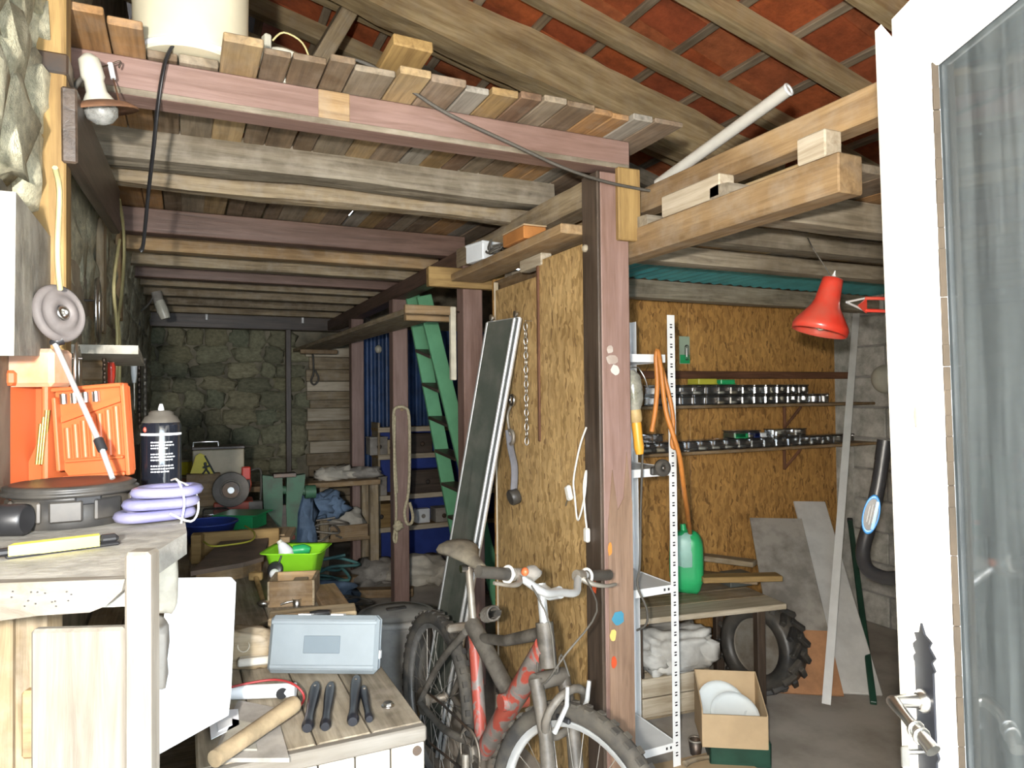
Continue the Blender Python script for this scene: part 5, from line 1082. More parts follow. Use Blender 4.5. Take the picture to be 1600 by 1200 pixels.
# ------------------------------------------------------------------ long low bench on the left
ZL = .75; YL0, YL1, XL0, XL1 = 1.575, 5.2, XL+.012, .5
lbn = thing('low_bench', 'long low plank workbench running back along the left wall', 'workbench', (.1, 3.3, 0))
def lbm(name, a, c, w_, h, mat, up=(0, 0, 1)): return beam(name, V(a)-V((.1, 3.3, 0)), V(c)-V((.1, 3.3, 0)), w_, h, mat, lbn, up=up)
for k in range(4):
    x = .02+(k+.5)*.12; y0 = YL0+.0
    lbm('top_plank', (x, y0, ZL-.019), (x, YL1, ZL-.019), .117, .038, W_GREYB)
for k in range(3): lbm('top_plank', (XL0+.055+k*.107, 1.86, ZL-.019), (XL0+.055+k*.107, YL1, ZL-.019), .104, .038, W_GREY)
lbm('front_strip', (.02, YL0-.012, ZL-.018), (XL1, YL0-.012, ZL-.018), .024, .036, W_NEAR)
for k in range(6):
    x = .02+k*.08; lbm('front_board', (x+.04, YL0-.004, .02), (x+.04, YL0-.004, ZL-.04), .016, .076, W_WHITE, up=(1, 0, 0))
for y in (1.62, 3.3, 5.1):
    for x in (XL1-.04, XL0+.05 if y > 1.8 else .06): lbm('leg', (x, y, 0), (x, y, ZL-.039), .06, .06, W_GREY, up=(1, 0, 0))
lbm('side_rail', (XL1-.015, 1.6, ZL-.09), (XL1-.015, 5.15, ZL-.09), .03, .09, W_GREY)
q = at(645, 1177, Y=YL0-.02); obj('knot', B().lathe([(.011, 0), (.011, .003)], 12, MX.Translation(V((XL1-.02-.1, YL0-.012-3.3, q.z))) @ MX.Rotation(R(90), 4, 'X')), DARKM, lbn)
def ob(px, py, dz=.001): p = at(px, py, Z=ZL); p.z = ZL+dz; return p
def S(px, p): return px*depth(p)/F_PX
def wb_(name, px, py, d, mat, lab, cat, rz=CZ, dz=.001, grp=None, extra=None):
    p = ob(px, py, dz); t = thing(name, lab, cat, p, rz, grp); obj('body', B().box((0, 0, d[2]/2), d, .003), mat, t); return t
# toolbox
p = ob(506, 1054); s = depth(p)/F_PX; w_ = 174*s; h = 86*s
t = thing('tool_case', 'flat pale grey blue plastic tool case standing at the front of the low bench', 'tool case', M=MX.Translation(p+V((0, .0, .004))) @ MX.Rotation(CZ+R(-3), 4, 'Z') @ MX.Rotation(R(-14), 4, 'X'))
obj('front_shell', B().box((0, -.014, h/2), (w_, .028, h), .011), BOXG, t); obj('back_shell', B().box((0, .016, h/2), (w_*.99, .028, h*.99), .011), BOXG, t)
obj('label_plate', B().box((-.002, -.0285, h*.5), (w_*.33, .003, h*.3), .001), BOXL, t); obj('top_ridge', B().box((0, -.027, h*.88), (w_*.97, .006, .012), .003), BOXG, t); obj('bottom_ridge', B().box((0, -.027, h*.12), (w_*.95, .006, .012), .003), BOXG, t)
for x, z in ((w_*.5, .32), (-w_*.5, .78)): obj('catch', B().box((x, 0, h*z), (.006, .022, .022), .002), WHITE, t)
for x in (-.2, .1): obj('lid_clip', B().box((w_*x, .0, h+.001), (.035, .03, .004), .001), WHITE, t)
# file handles
HP = [(.003, 0), (.0095, .002), (.0125, .012), (.0128, .03), (.0115, .055), (.0098, .08), (.0098, .098), (.012, .112), (.0122, .118), (.009, .122)]
for (a, c, lab, sc2) in (((494, 1070), (480, 1138), 'leftmost black file handle on the low bench, leaning left', 1.0), ((517, 1070), (508, 1136), 'second black file handle from the left, beside the leftmost one', .93), ((557, 1060), (551, 1128), 'third black file handle, upright one of the crossed pair', 1.0), ((568, 1075), (577, 1124), 'thin black handle crossing behind the third one', .75)):
    p0, p1_ = at(*a, Z=ZL+.013), at(*c, Z=ZL+.013); M_, L_ = frame(p0, p1_); k = L_/.122
    t = thing('file_handle', lab, 'handle', M=M_ @ MX.Rotation(R(90), 4, 'Y'), group='black file handles')
    obj('grip', B().lathe([(r*1.12*sc2, z*k) for r, z in HP], 16, None), plain('handle_black', (.016, .017, .022), .3, dirt=.2) if a[0] == 494 else MATS['handle_black'], t); obj('ferrule', B().lathe([(.0085*sc2, -.004), (.0095*sc2, .004)], 12), BLACKD, t)
    obj('hang_hole', B().lathe([(.003, 0), (.003, .002)], 8, MX.Translation(V((.0135*sc2 if False else -.0135*sc2, 0, .02*k))) @ MX.Rotation(R(-90), 4, 'Y')), GALV, t)
t = thing('steel_nut', 'small steel nut on the low bench right of the black handles', 'nut', ob(606, 1103)); obj('body', B().lathe([(.0045, 0), (.011, 0), (.011, .008), (.0045, .008), (.0045, 0)], 6, cap=False, smooth=False), STEEL, t); obj('washer', B().lathe([(.005, -.001), (.016, -.001), (.016, .001), (.005, .001)], 18, cap=False), STEEL, t)
# white panel standing up
pw = [(266, 905), (274, 903), (362, 902), (369, 910), (361, 1085), (357, 1118), (243, 1182), (244, 1140), (262, 930)]
D0 = 1.5; ctr = at(305, 1180, D=1.44)
nrm = V((fw.x, fw.y, 0)).normalized() @ MX.Rotation(0, 3, 'Z'); nrm = V((fw.x, fw.y, -.28)).normalized()
c0 = V((ctr.x, ctr.y, ZL+.012)); xa_ = V((rt.x, rt.y, 0)).normalized(); ya_ = nrm.cross(xa_) * -1
ya_ = xa_.cross(nrm) if xa_.cross(nrm).z > 0 else nrm.cross(xa_)
def onpl(px, py):
    d = fw + rt*((px-800)/F_PX) + up_*((600-py)/F_PX); t_ = (c0-CAMP).dot(nrm)/d.dot(nrm); q = CAMP+d*t_-c0; return (q.dot(xa_), q.dot(ya_))
MPn = MX(((xa_.x, ya_.x, -nrm.x, c0.x), (xa_.y, ya_.y, -nrm.y, c0.y), (xa_.z, ya_.z, -nrm.z, c0.z), (0, 0, 0, 1)))
t = thing('blank_board', 'blank white panel with rounded top standing at the corner of the tall bench', 'panel', M=MPn)
obj('sheet', B().prism([onpl(*q) for q in pw][::-1], .008), PAPER, t); obj('backing', B().prism([onpl(q[0]*.9+31, q[1]) for q in ((262, 915), (366, 912), (356, 1090), (258, 1120))][::-1], -.012), WHITE, t)
t = thing('paper_scrap', 'small white paper scrap at the foot of the white panel', 'paper', ob(352, 1145, .012)); q4 = [ob(x_, y_) - ob(352, 1145) for x_, y_ in ((325, 1120), (372, 1117), (374, 1142), (330, 1165))]; obj('sheet', B().prism([(v.x, v.y) for v in q4][::-1], .002), PAPER, t); obj('curl', B().prism([(v.x*.5, v.y*.5) for v in q4][::-1], .003, MX.Translation(V((0, 0, .003)))), PAPER, t)
# wooden stick, white tube, red cable, grey plank in the front corner
p0, p1_ = at(335, 1186, Z=ZL+.045), at(460, 1100, Z=ZL+.045)
t = thing('hammer_handle', 'worn round wooden tool handle lying across the front of the low bench', 'handle', p0); e = p1_-p0
obj('shaft', B().tube([V((0, 0, 0)), e*.3, e*.7, e*.97, e], [.017, .0175, .019, .02, .017], 12), plain('worn_handle_wood', (.36, .27, .16), .7, dirt=.4, sc_=14), t); obj('worn_end', B().tube([e*.995, e*1.01], [.017, .014], 12, sp=False), W_PALE, t)
p0, p1_ = at(345, 1083, Z=ZL+.02), at(462, 1078, Z=ZL+.02)
t = thing('white_tube', 'pale plastic tube under the red cable on the low bench', 'tube', p0); obj('tube', B().tube([V((0, 0, 0)), p1_-p0], .017, 14, sp=False), WHITE, t); obj('dark_end', B().lathe([(.012, 0), (.014, .004)], 14, MX.Translation((p1_-p0)*.8+V((0, -.016, 0))) @ MX.Rotation(R(90), 4, 'X')), BLACK, t)
cable('red_cable', [(345, 1078, dict(Z=ZL+.045)), (385, 1068, dict(Z=ZL+.045)), (430, 1062, dict(Z=ZL+.045)), (460, 1070, dict(Z=ZL+.045)), (475, 1088, dict(Z=ZL+.02)), (466, 1106, dict(Z=ZL+.008)), (440, 1122, dict(Z=ZL+.006))], .003, plain('red_cable_skin', (.35, .03, .03), .5), 'thin dark red cable looping between the white panel and the black handles')
p0, p1_ = ob(300, 1192, .012), ob(455, 1196, .012)
gp2 = thing('grey_slab', 'dusty grey board scrap below the wooden handle at the bench corner', 'board', ob(400, 1160)); q4 = [ob(x_, y_)-ob(400, 1160) for x_, y_ in ((330, 1192), (372, 1100), (430, 1112), (452, 1192))]
obj('board', B().prism([(v.x, v.y) for v in q4][::-1], .009), GREYD, gp2); obj('flake', B().prism([(v.x*.5-.03, v.y*.5) for v in q4][::-1], .004, MX.Translation(V((0, 0, .009)))), CONC, gp2)
# middle clutter, front to back
p = ob(392, 1040); s = depth(p)/F_PX; t = thing('wood_chunk', 'squat grey wood chunk with end grain left of the grey tool case', 'wood block', p, CZ); obj('block', B().blob((0, 0, 27*s), (36*s, .04, 32*s), .25, 2, 18, 12, 3, pw=.5, zmin=0), W_GREY, t); obj('end_grain', B().torus((0, 0, 0), .016, .002, 16, 5, TR(-.005, -.04, 38*s, 0, R(80))), W_PALE, t)
beam('pale_batten', ob(372, 1052, .03), ob(425, 1046, .03), .03, .022, W_WHITE, None, 'short pale batten with a hole at the left end of the tool case', 'batten')
for i, (a, c, m_, lab, r) in enumerate((((372, 985), (440, 960), STEEL, 'bright steel chisel bar among the tools behind the white panel', .011), ((366, 998), (430, 978), DARKM, 'dark blue steel bar in front of the bright chisel bar', .012), ((370, 1012), (424, 996), GALV, 'dull metal bar lying nearest the wood chunk', .01))):
    p0, p1_ = at(*a, Z=ZL+.03), at(*c, Z=ZL+.03); p0.z = p1_.z = ZL+.014+.0*i; t = thing('steel_bar', lab, 'tool', p0, group='steel bars behind the white panel'); e = p1_-p0; obj('shaft', B().tube([V((0, 0, 0)), e*.6, e], [r, r, r*.6], 10, sp=False), m_, t); obj('head', B().tube([e*-.12, e*-.02], [r*1.3, r*1.3], 10, sp=False), m_, t)
t = thing('hand_brush', 'wood handled brush with black tip lying behind the grey tool case', 'brush', at(428, 968, Z=ZL+.07)); e = at(515, 957, Z=ZL+.07)-at(428, 968, Z=ZL+.07)
obj('handle', B().tube([V((0, 0, 0)), e*.3, e*.65], [.012, .014, .01], 10), W_TAN, t); obj('black_tip', B().tube([e*.62, e*.8, e], [.01, .013, .009], 10), BLACK, t)
p0, p1_ = ob(415, 968, .0), ob(552, 966, .0)
for i, (a, c, w2, th_, m_, lab) in enumerate((((420, 985), (556, 972), .1, .05, W_GREY, 'thick weathered plank just behind the grey tool case'), ((505, 925), (530, 965), .09, .03, W_TAN, 'brown plank end beside the wooden block on the low bench'))):
    a_, c_ = ob(*a, th_/2+.001), ob(*c, th_/2+.001); beam('plank', a_, c_, w2, th_, m_, None, lab, 'plank')
p = ob(455, 948); s = depth(p)/F_PX; t = thing('wooden_tray', 'small open wooden box in front of the lime green bowl', 'box', p, CZ+R(8)); w2 = 66*s; h2 = 40*s
obj('front_board', B().box((0, 0, h2/2), (w2, .012, h2), .002), W_TAN, t, None); obj('back_board', B().box((0, .14, h2/2), (w2, .012, h2), .002), W_TAN, t)
for s_ in (1, -1): obj('side_board', B().box((s_*w2/2, .07, h2/2), (.012, .15, h2), .002), W_GREY, t)
obj('base', B().box((0, .07, .006), (w2, .14, .01)), W_GREY, t); obj('inner_block', B().box((.02, .08, h2*.5), (.05, .06, h2*.7), .003), W_GREY, t)
p = ob(462, 945); t = thing('metal_cup', 'small shiny metal cup before the wooden box', 'cup', p+V((.0, -.03, 0))); obj('wall', B().lathe([(.014, 0), (.017, .03), (.015, .03), (.012, .004)], 16), STEEL, t); obj('handle', B().tube([(-.016, 0, .022), (-.035, 0, .02), (-.055, .005, .014)], .004, 6), STEEL, t)
# lime bowl
p = ob(456, 915); s = depth(p)/F_PX; t = thing('lime_bowl', 'lime green plastic basin on the low bench', 'basin', p+V((.03, .07, .0)), CZ); wv_ = 46*s; hb = 52*s
def rrect(a, c, r, n=5):
    o_ = []
    for cx_, cy_, a0 in ((a-r, c-r, 0), (-a+r, c-r, 90), (-a+r, -c+r, 180), (a-r, -c+r, 270)):
        for i in range(n+1): g = R(a0+90*i/n); o_.append((cx_+r*math.cos(g), cy_+r*math.sin(g)))
    return o_
vs = []; fs = []; rings = [(.62, .55, 0), (.66, .6, .004), (.9, .78, hb*.93), (1.04, .92, hb), (1.05, .93, hb-.003), (.88, .76, hb*.92), (.62, .56, .006)]
for a, c, z in rings: vs += [(x_, y_, z) for x_, y_ in rrect(wv_*a, wv_*c, .03)]
n = 24
for i in range(len(rings)-1):
    for j in range(n): fs.append((i*n+j, i*n+(j+1) % n, (i+1)*n+(j+1) % n, (i+1)*n+j))
fs += [tuple(range(n))[::-1], tuple(range(6*n, 7*n))]
obj('basin', B().add(vs, fs, True), LIME, t)
pt = at(431, 890, D=depth(p)-.02); t = thing('black_scoop', 'round black scoop with a white ball inside the lime basin', 'scoop', pt, CZ); obj('disc', B().lathe([(.001, 0), (.03, .0), (.032, .008), (.024, .014), (.001, .014)], 20, MX.Rotation(R(70), 4, 'X')), BLACK, t); obj('ball', B().blob((0, -.016, -.013), (.02, .02, .02), 0, 1, 14, 10), WHITE, t); obj('stem', B().cyl((.01, 0, .02), (.022, .01, .06), .004, n=8), BLACK, t)
pt = at(448, 862, D=depth(p)+.05); t = thing('spray_bottle', 'white and green spray bottle lying in the lime basin', 'bottle', pt, CZ); obj('shoulder', B().tube([(.0, .0, -.03), (-.005, 0, .0), (-.025, 0, .035)], [.032, .03, .012], 14), WHITE, t); obj('cap', B().tube([(-.025, 0, .035), (-.032, 0, .045)], [.012, .011], 12), PORC, t); obj('green_part', B().tube([(.02, .02, 0.0), (.06, .03, .002), (.085, .035, -.002)], [.02, .022, .012], 12), GREENP, t)
# hammer
p0, p1_ = at(398, 895, Z=ZL+.09), at(412, 942, Z=ZL+.02); t = thing('small_hammer', 'small hammer with a yellow wood handle left of the wooden box', 'hammer', p0); e = p1_-p0
obj('handle', B().tube([V((0, 0, 0)), e*.5, e], [.009, .01, .008], 8), W_YEL, t); obj('head', B().box((0, 0, 0), (.05, .022, .03), .004, MX.Translation(e*.12) @ MX.Rotation(CZ, 4, 'Z')), W_YEL, t); obj('steel_cap', B().blob(e*1.0, (.022, .016, .012), .3, 3, 10, 8, 2), STEEL, t)
# big brown board and timbers behind
q4 = [ob(x_, y_) for x_, y_ in ((298, 920), (345, 868), (420, 862), (412, 895), (380, 905))]; o0 = q4[0]
t = thing('brown_board', 'dark brown flat board leaning on the timber behind the white panel', 'board', (o0.x, o0.y, ZL)); obj('board', B().prism([(v.x-o0.x, v.y-o0.y) for v in q4][::-1], .018, MX.Translation(V((0, 0, .05)))), plain('dusty_brown_board', (.22, .16, .12), .85, dirt=.3), t); obj('under_board', B().prism([((v.x-o0.x)*.9+.02, (v.y-o0.y)*.9+.02) for v in q4][::-1], .045, MX.Translation(V((0, 0, .002)))), W_TAN, t)
a_, c_ = ob(300, 872, .056), ob(438, 862, .056); a_ += V((0, .04, 0)); c_ += V((0, .04, 0)); beam('crate_board', a_, c_, .03, .108, W_YEL, None, 'bright tan board standing on edge across the low bench', 'board')
p = ob(309, 880); t = thing('upright_block', 'short upright tan block at the left end of the crossing board', 'wood block', p+V((0, 0, 0)), CZ); obj('block', B().box((0, 0, .065), (.045, .045, .13), .003), W_YEL, t); obj('side_piece', B().box((-.02, .03, .035), (.05, .03, .07), .003), W_TAN, t)
p = ob(328, 852); s = depth(p)/F_PX; t = thing('blue_basin', 'dark blue plastic basin behind the crossing board', 'basin', p+V((0, .1, 0)), CZ); obj('basin', B().lathe([(.09, 0), (.1, .004), (.135, .1), (.145, .104), (.145, .1), (.128, .098), (.09, .008)], 28), BLUE, t); obj('rim', B().torus((0, 0, .102), .141, .005, 32, 6), BLUE, t)
cable('garden_wire', [(383, 822, dict(Z=ZL+.112)), (397, 832, dict(Z=ZL+.112)), (392, 845, dict(Z=ZL+.112)), (352, 852, dict(Z=ZL+.112)), (330, 853, dict(Z=ZL+.112)), (318, 846, dict(Z=ZL+.112))], .004, YELLG, 'yellow green wire over the dark blue basin')
t = wb_('cardboard_scrap', 412, 842, (.3, .3, .03), CARD, 'flat tan cardboard piece behind the crossing board', 'cardboard', CZ+.2); obj('flap', B().box((.02, .0, .035), (.2, .22, .008), .001), CARD, t)
t = wb_('green_tub', 380, 824, (.2, .18, .085), GREENP, 'bright green plastic tub below the red grinder', 'tub', CZ-.1); obj('rim', B().box((0, 0, .083), (.26, .22, .008), .002), GREENP, t)
p = ob(342, 815); t = thing('plastic_jug', 'clear plastic bottle lying by the green tub', 'bottle', p+V((0, 0, .045)), CZ+.3); obj('body', B().lathe([(.035, -.09), (.042, -.08), (.042, .04), (.02, .07), (.014, .09)], 18, MX.Rotation(R(90), 4, 'Y')), CLEAR, t); obj('cap', B().cyl((.09, 0, 0), (.105, 0, 0), .016, n=12), BLUE, t)
t = wb_('dark_box', 312, 800, (.24, .2, .1), BLACKD, 'dark blue black box left of the grinder', 'box', CZ); obj('edge', B().box((0, -.1, .095), (.245, .01, .012), .002), GALV, t); obj('lid', B().box((0, 0, .104), (.245, .205, .008), .002), BLACKD, t)
t = wb_('brown_box', 312, 778, (.36, .2, .16), plain('red_brown_board', (.3, .13, .06), .8, dirt=.3), 'red brown box behind the spray can', 'box', CZ, .0); obj('lid', B().box((0, 0, .166), (.37, .21, .01), .002), W_GREY, t)
t = wb_('paper_stack', 300, 742, (.3, .2, .02), WHITE, 'white sheet stack on the red brown box', 'paper', CZ, .175); obj('top_sheet', B().box((.01, 0, .0215), (.29, .19, .002)), PAPER, t)
# grinder
o0 = ob(362, 806); s = depth(o0)/F_PX; t = thing('bench_grinder', 'red bench grinder with a worn grey wheel on the low bench', 'grinder', o0+V((0, .08, 0)), R(-3))
rw = 27*s; zc_ = 42*s
obj('base', B().box((4*s, .0, 11*s), (58*s, .22, 22*s), .006), REDG, t)
def disc(r, w2, x, y, z, mat, name, par=t, prof=None): return obj(name, B().lathe(prof or [(r*.96, -w2/2), (r, -w2/2+.004), (r, w2/2-.004), (r*.96, w2/2)], 32, TR(x, y, z, 0, R(90))), mat, par)
wh = disc(rw, .032, 0, -.12, zc_, GRIND, 'grinding_wheel'); disc(13*s, .01, 0, -.14, zc_, DARKM, 'flange', wh); disc(5*s, .03, 0, -.15, zc_, STEEL, 'nut', wh); obj('ring', B().torus((0, 0, 0), 15*s, .004, 28, 6, TR(0, -.138, zc_, 0, R(90))), GALV, wh)
disc(22*s, .2, 2*s, .02, zc_, plain('motor_brown', (.16, .12, .09), .5, dirt=.4), 'motor'); disc(rw, .035, 3*s, .18, zc_, GRIND, 'rear_wheel')
obj('guard', B().lathe([(rw*1.05, -.025), (rw*1.12, -.025), (rw*1.12, .025), (rw*1.05, .025)], 20, TR(2*s, .18, zc_, 0, R(90)), cap=False), REDG, t); obj('guard_flap', B().box((22*s, -.1, zc_+24*s), (13*s, .04, 20*s), .006, rz=.1), RED, t); obj('red_knob', B().blob((4*s, .12, zc_+52*s), (9*s, 9*s, 9*s), 0, 1, 14, 10), RED, t); obj('stalk', B().cyl((4*s, .12, zc_+20*s), (4*s, .12, zc_+50*s), .012, n=8), BLACK, t)
obj('tool_rest', B().box((36*s, -.09, 14*s), (20*s, .06, 14*s), .003), GREYD, t); obj('lead', B().tube([(25*s, .1, zc_+20*s), (44*s, .06, zc_+26*s), (46*s, .05, zc_), (44*s, .05, 5*s)], .007, 6), CABLED, t)
pc2 = at(330, 728, Y=5.42); t = thing('beige_cabinet', 'beige metal case with a chrome handle behind the grinder', 'case', (pc2.x+.03, 5.05, ZL+.001), 0); hh = at(330, 703, Y=4.95).z-ZL
obj('body', B().box((0, 0, hh/2), (.31, .2, hh), .006), BEIGE, t); obj('lid', B().box((0, 0, hh+.01), (.32, .21, .02), .004), W_DARK, t); obj('handle', B().tube([(-.15, -.05, hh+.02), (-.15, -.05, hh+.05), (.0, -.05, hh+.05), (.0, -.05, hh+.02)], .008, 8, sp=False), STEEL, t)
o0 = at(318, 722, Y=4.88); t = thing('warning_sign', 'yellow triangular warning sign with a black figure before the beige case', 'sign', o0); f_ = lambda a, c: ((at(a, c, Y=4.88)-o0).x, (at(a, c, Y=4.88)-o0).z)
obj('plate', B().prism([f_(297, 740), f_(334, 740), f_(321, 712), f_(313, 708), f_(306, 712)], .006, MX(((1, 0, 0, 0), (0, 0, 1, 0), (0, 1, 0, 0), (0, 0, 0, 1)))), SIGNY, t); obj('edge', B().tube([V((f_(320, 712)[0], -.004, f_(320, 712)[1])), V((f_(335, 740)[0], -.004, f_(335, 740)[1]))], .006, 6), BLACK, t)
fx, fz_ = f_(322, 733); obj('figure', B().blob((fx-.005, -.003, fz_+.035), (.01, .003, .01), 0, 1, 10, 6).tube([(fx-.005, -.003, fz_+.03), (fx, -.003, fz_)], .008, 5).tube([(fx, -.003, fz_), (fx-.02, -.003, fz_-.03)], .006, 5).tube([(fx, -.003, fz_), (fx+.02, -.003, fz_-.03)], .006, 5).tube([(fx-.02, -.003, fz_+.01), (fx+.02, -.003, fz_+.02)], .006, 5), BLACK, t)
q = f_(312, 742)[1]; obj('stand', B().box((0, .05, q-.1), (.2, .1, .21), .004), W_TAN, t)
t = wb_('yellow_tin', 288, 776, (.1, .1, .27), SIGNY, 'tall yellow tin at the wall left of the warning sign', 'tin', CZ); obj('lid', B().box((0, 0, .275), (.104, .104, .012), .003), BEIGE, t)
# ------------------------------------------------------------------ bicycle
rear, front = V((.868, 2.618, 0)), V((.923, 1.654, 0)); fd = (front-rear).normalized(); WBs = .965
M0 = MX(((fd.x, -fd.y, 0, rear.x), (fd.y, fd.x, 0, rear.y), (0, 0, 1, 0), (0, 0, 0, 1))) @ MX.Rotation(R(-2.5), 4, 'X')
bk_ = thing('bicycle', 'dusty red and grey full suspension mountain bike before the chipboard partition', 'bicycle', M=M0)
WR = .33
spokeM = plain('spoke_steel', (.5, .47, .42), .4, .8)
def wheel(name, Mw, rimmat):
    t = obj(name, B().torus((0, 0, 0), WR-.026, .026, 56, 10), RUBBER, bk_, Mw)
    b = B()
    for k in range(44):
        for s_ in (1, -1):
            a = 2*math.pi*(k+(.5 if s_ > 0 else 0))/44; b.box((0, 0, 0), (.008, .02, .016), 0, MX.Rotation(a, 4, 'Z') @ MX.Translation(V((WR-.004, 0, s_*.013))))
    obj('tread', b, RUBBER, t, kind='stuff')
    obj('rim', B().lathe([(WR-.05, -.013), (WR-.066, -.011), (WR-.07, 0), (WR-.066, .011), (WR-.05, .013)], 56, cap=False), rimmat, t)
    b = B()
    for k in range(28):
        a = 2*math.pi*k/28; a2_ = a + (.5 if k % 4 < 2 else -.5); z = .03 if k % 2 else -.03
        b.cyl((.022*math.cos(a2_), .022*math.sin(a2_), z), ((WR-.066)*math.cos(a), (WR-.066)*math.sin(a), 0), .0014, n=4)
    obj('spokes', b, spokeM, t, kind='stuff')
    obj('hub', B().lathe([(.008, -.05), (.024, -.035), (.014, -.03), (.014, .03), (.024, .035), (.008, .05)], 16), GALV, t); return t
RX = MX.Rotation(R(90), 4, 'X')
wheel('rear_wheel', MX.Translation(V((0, 0, WR))) @ RX, plain('dusty_rim', (.3, .29, .27), .45, .5, dirt=.4))
A_ = V((.82, 0, .72)); T_ = V((.79, 0, .84)); ax_ = (T_-A_).normalized()
ST = MX.Translation(A_) @ MX.Rotation(R(15.5), 4, ax_) @ MX.Translation(-A_)
wheel('front_wheel', ST @ MX.Translation(V((WBs, 0, WR))) @ RX, ALU)
def bt(name, pts, r, mat, n=12, M=None, sp=False, flat=1.0, par=None): return obj(name, B().tube(pts, r, n, sp=sp, flat=flat), mat, par or bk_, M)
def framemat():
    m, t, p, o = nt('worn_red_grey_paint'); n_ = noise(t, tc(t, (9, 9, 5), rand=False), 1.6, 5, .6, 1.0); r_ = ramp(t, [(.44, (.17, .155, .14)), (.5, (.22, .18, .16)), (.54, (.36, .062, .042)), (.7, (.3, .075, .05))]); t.links.new(n_, r_.inputs[0]); t.links.new(r_.outputs[0], p.inputs['Base Color']); p.inputs['Roughness'].default_value = .45; return m
FR = framemat(); DG = plain('dusty_grey_frame', (.135, .12, .1), .55, dirt=.5, dcol=(.06, .052, .042), sc_=14)
BBp = V((.41, 0, .31))
dt0, dt1 = BBp+V((.01, 0, .0)), V((.80, 0, .775))
bt('down_tube', [dt0, dt0*.5+dt1*.5, dt1], [.031, .034, .033], FR, 16)
sj = V((.315, 0, .70)); 
bt('seat_tube', [BBp, BBp*.5+sj*.5, sj], [.022, .022, .021], FR)
mid = dt0*.48+dt1*.52; bt('swing_link', [sj+V((-.01, 0, .0)), mid], [.03, .026], DG, 14); obj('pivot', B().cyl(mid+V((0, -.045, 0)), mid+V((0, .045, 0)), .026, n=16), FR, bk_)
bt('top_strut', [sj+V((.05, 0, -.03)), V((.55, 0, .715)), T_+V((0, 0, -.03))], [.017, .017, .02], DG)
sh_ = obj('shock', B().cyl(sj+V((.06, 0, .05)), V((.5, 0, .79)), .01, n=10), STEEL, bk_)
a, c = sj+V((.1, 0, .062)), V((.47, 0, .782)); pts = [a+(c-a)*(i/40)+V((0, .024*math.cos(i*.95), .024*math.sin(i*.95))) for i in range(41)]; obj('coil_spring', B().tube(pts, .0045, 6, k=2), DG, sh_)
for s_ in (1, -1):
    bt('chain_stay', [BBp+V((-.02, s_*.03, .02)), V((.2, s_*.055, .31)), V((.0, s_*.068, WR))], [.013, .013, .011], DG, sp=True); bt('seat_stay', [sj+V((0, s_*.03, -.02)), V((.16, s_*.055, .53)), V((.0, s_*.068, WR))], [.013, .013, .01], DG, sp=True)
bt('seat_post', [sj, V((.26, 0, .89))], .0135, GALV)
obj('seat_clamp', B().cyl(V((.26, -.03, .885)), V((.26, .03, .885)), .014, n=10), STEEL, bk_); obj('seat_collar', B().torus((0, 0, 0), .02, .008, 14, 6, MX.Translation(sj)), STEEL, bk_)
sv = []; sf = []; prof_ = [(-.135, .07, .03, .018), (-.11, .082, .035, .03), (-.06, .07, .032, .03), (0, .038, .026, .018), (.06, .024, .022, .01), (.11, .018, .018, .004), (.13, .01, .01, 0)]
for x, hw, th_, z in prof_:
    for j in range(12): g = 2*math.pi*j/12; sv.append((x, hw*math.cos(g), z+th_*math.sin(g)*(1 if math.sin(g) > 0 else .8)))
for i in range(len(prof_)-1):
    for j in range(12): sf.append((i*12+j, i*12+(j+1) % 12, (i+1)*12+(j+1) % 12, (i+1)*12+j))
sf = [f[::-1] for f in sf]; sf += [tuple(range(12)), tuple(range(72, 84))[::-1]]
obj('saddle', B().add(sv, sf, True), plain('worn_saddle', (.13, .11, .085), .7, dirt=.5, dcol=(.3, .26, .19)), bk_, TR(.26, 0, .905, 0, 0, R(1)))
bt('head_tube', [A_, T_], .026, DG, 16)
up2 = ST
bt('fork_crown', [A_+V((.005, -.06, -.03)), A_+V((.005, .06, -.03))], .024, DG, 12, up2)
for s_ in (1, -1):
    bt('fork_leg', [A_+V((.005, s_*.055, -.02)), V((.88, s_*.055, .56)), V((.905, s_*.055, .45)), V((WBs, s_*.055, WR))], [.02, .02, .022, .016], DG, 14, up2)
    bt('brake_arm', [V((.905, s_*.05, .58)), V((.935, s_*.042, .66)), V((.935, s_*.045, .71))], [.008, .007, .006], ALU, 8, up2); obj('brake_pad', B().box((.915, s_*.03, .615), (.05, .012, .014), .003), BLACK, bk_, up2)
obj('brake_bridge', B().torus((0, 0, 0), .075, .012, 18, 8, MX.Translation(V((.895, 0, .62))) @ MX.Rotation(R(18), 4, 'Y') @ MX.Rotation(R(90), 4, 'Y')), DG, bk_, up2)
sx = T_+ax_*.09; HB = sx+V((.075, 0, .01))
bt('stem', [T_, sx, sx+ax_*.02], [.014, .014, .016], ALU, 12, up2); bt('stem_arm', [sx+ax_*.005, sx*.5+HB*.5+V((0, 0, -.01)), HB], [.019, .017, .018], ALU, 12, up2)
TI = MX.Translation(HB) @ MX.Rotation(R(-5), 4, 'X') @ MX.Translation(-HB)
M2 = up2 @ TI
bt('handlebar', [HB+V((-.05, y, abs(y)*.05+(.03 if abs(y) > .12 else 0))) if abs(y) > .1 else HB+V((0, y, 0)) for y in (-.27, -.14, -.07, 0, .07, .14, .27)], .0115, ALU, 12, M2, sp=True)
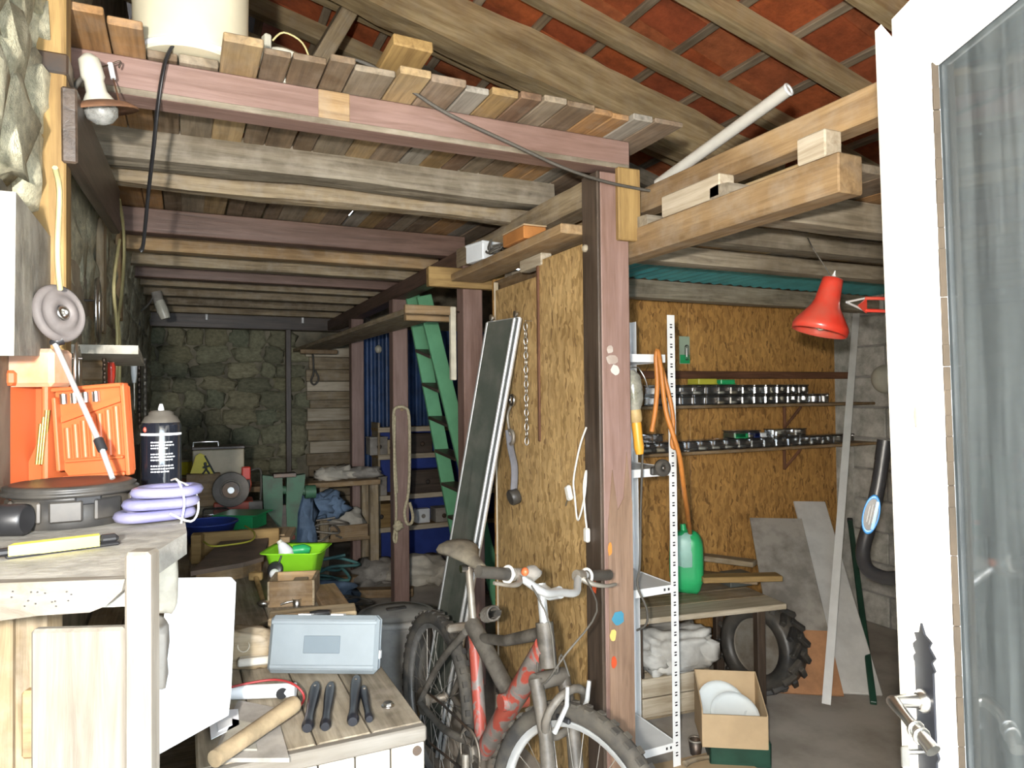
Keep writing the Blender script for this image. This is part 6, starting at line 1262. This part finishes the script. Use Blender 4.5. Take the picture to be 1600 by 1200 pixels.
for s_ in (1, -1):
    g0, g1 = HB+V((-.05, s_*.17, .0385)), HB+V((-.05, s_*.28, .044)); gr = bt('grip', [g0, g0*.7+g1*.3, g1], [.018, .0165, .0165], BLACKD, 14, M2); obj('flange', B().torus((0, 0, 0), .0215, .0045, 20, 8, frame(g0, g1)[0] @ MX.Rotation(R(90), 4, 'Y')), CABLEW, gr)
    obj('brake_lever', B().tube([g0+V((0, -s_*.035, 0)), g0+V((.03, -s_*.02, -.015)), g0+V((.05, s_*.03, -.02)), g0+V((.045, s_*.09, -.015))], [.012, .009, .006, .005], 8), GALV, bk_, M2); obj('lever_clamp', B().cyl(g0+V((0, -s_*.05, 0)), g0+V((0, -s_*.02, 0)), .018, n=12), GALV, bk_, M2)
obj('shift_reflector', B().blob(HB+V((-.02, -.1, .05)), (.022, .026, .02), .3, 2, 12, 8, 3), GREYD, bk_, M2); obj('orange_light', B().blob(HB+V((-.02, -.135, .052)), (.012, .01, .012), 0, 1, 10, 6), ORANGE, bk_, M2)
bt('brake_cable', [HB+V((-.0, -.12, .03)), HB+V((.07, -.11, -.06)), HB+V((.06, -.06, -.2)), A_+V((.07, -.03, .06)), A_+V((.08, 0, 0))], .0028, CABLED, 6, up2, sp=True); bt('brake_cable', [HB+V((0, .11, .03)), HB+V((.09, .06, -.04)), HB+V((.09, -.06, -.14)), HB+V((0, -.05, -.25)), A_+V((-.05, 0, .03))], .0028, CABLED, 6, up2, sp=True)
cr = obj('chainring', B().torus((0, 0, 0), .075, .006, 36, 6, MX.Diagonal(V((1, 1, .6, 1)))).lathe([(.03, -.004), (.03, .004)], 18), GALV, bk_, MX.Translation(BBp+V((0, -.045, 0))) @ RX); b = B()
for k in range(5): a = 2*math.pi*k/5; b.box((.05*math.cos(a), .05*math.sin(a), 0), (.06, .014, .004), .001, rz=a)
obj('spider', b, DG, cr)
for s_, a in ((-1, R(-78)), (1, R(102))):
    e = BBp+V((.165*math.cos(a), s_*.075, .165*math.sin(a))); bt('crank_arm', [BBp+V((0, s_*.06, 0)), e], [.014, .011], GALV, 10); pd_ = obj('pedal', B().box(e+V((0, s_*.05, 0)), (.085, .085, .022), .005), BLACKD, bk_); obj('reflector', B().box(e+V((.044, s_*.05, 0)), (.004, .05, .012), .001), ORANGE if s_ > 0 else BLUE, pd_)
obj('bottom_bracket', B().cyl(BBp+V((0, -.055, 0)), BBp+V((0, .055, 0)), .027, n=16), DG, bk_)
obj('cassette', B().lathe([(.05, -.06), (.05, -.055), (.03, -.035)], 24), GALV, bk_, MX.Translation(V((0, 0, WR))) @ RX @ MX.Diagonal(V((1, 1, -1, 1))))
bt('chain', [BBp+V((0, -.045, .072)), V((.2, -.05, .385)), V((.0, -.052, WR+.045)), V((-.04, -.052, WR)), V((.03, -.052, .24)), V((.06, -.05, .2)), BBp+V((0, -.045, -.072))], .0045, DARKM, 6, sp=False); obj('derailleur', B().box((.03, -.065, .22), (.04, .02, .09), .008), DG, bk_); obj('rear_brake', B().box((.2, 0, .66), (.03, .1, .03), .008), GALV, bk_)
bt('kickstand', [BBp+V((-.03, .06, -.02)), V((.33, .17, .012))], .008, DG, 8)
# wall sockets and bits under the loft
t = thing('floor_crate', 'dark crate on the floor under the rear of the low bench', 'crate', (.1, 2.6, 0)); obj('body', B().box((0, 0, .15), (.5, .35, .3), .006), W_GREY, t); obj('slat', B().box((0, -.178, .2), (.5, .008, .07), .002), W_TAN, t); obj('slat', B().box((0, -.178, .09), (.5, .008, .07), .002), W_TAN, t)
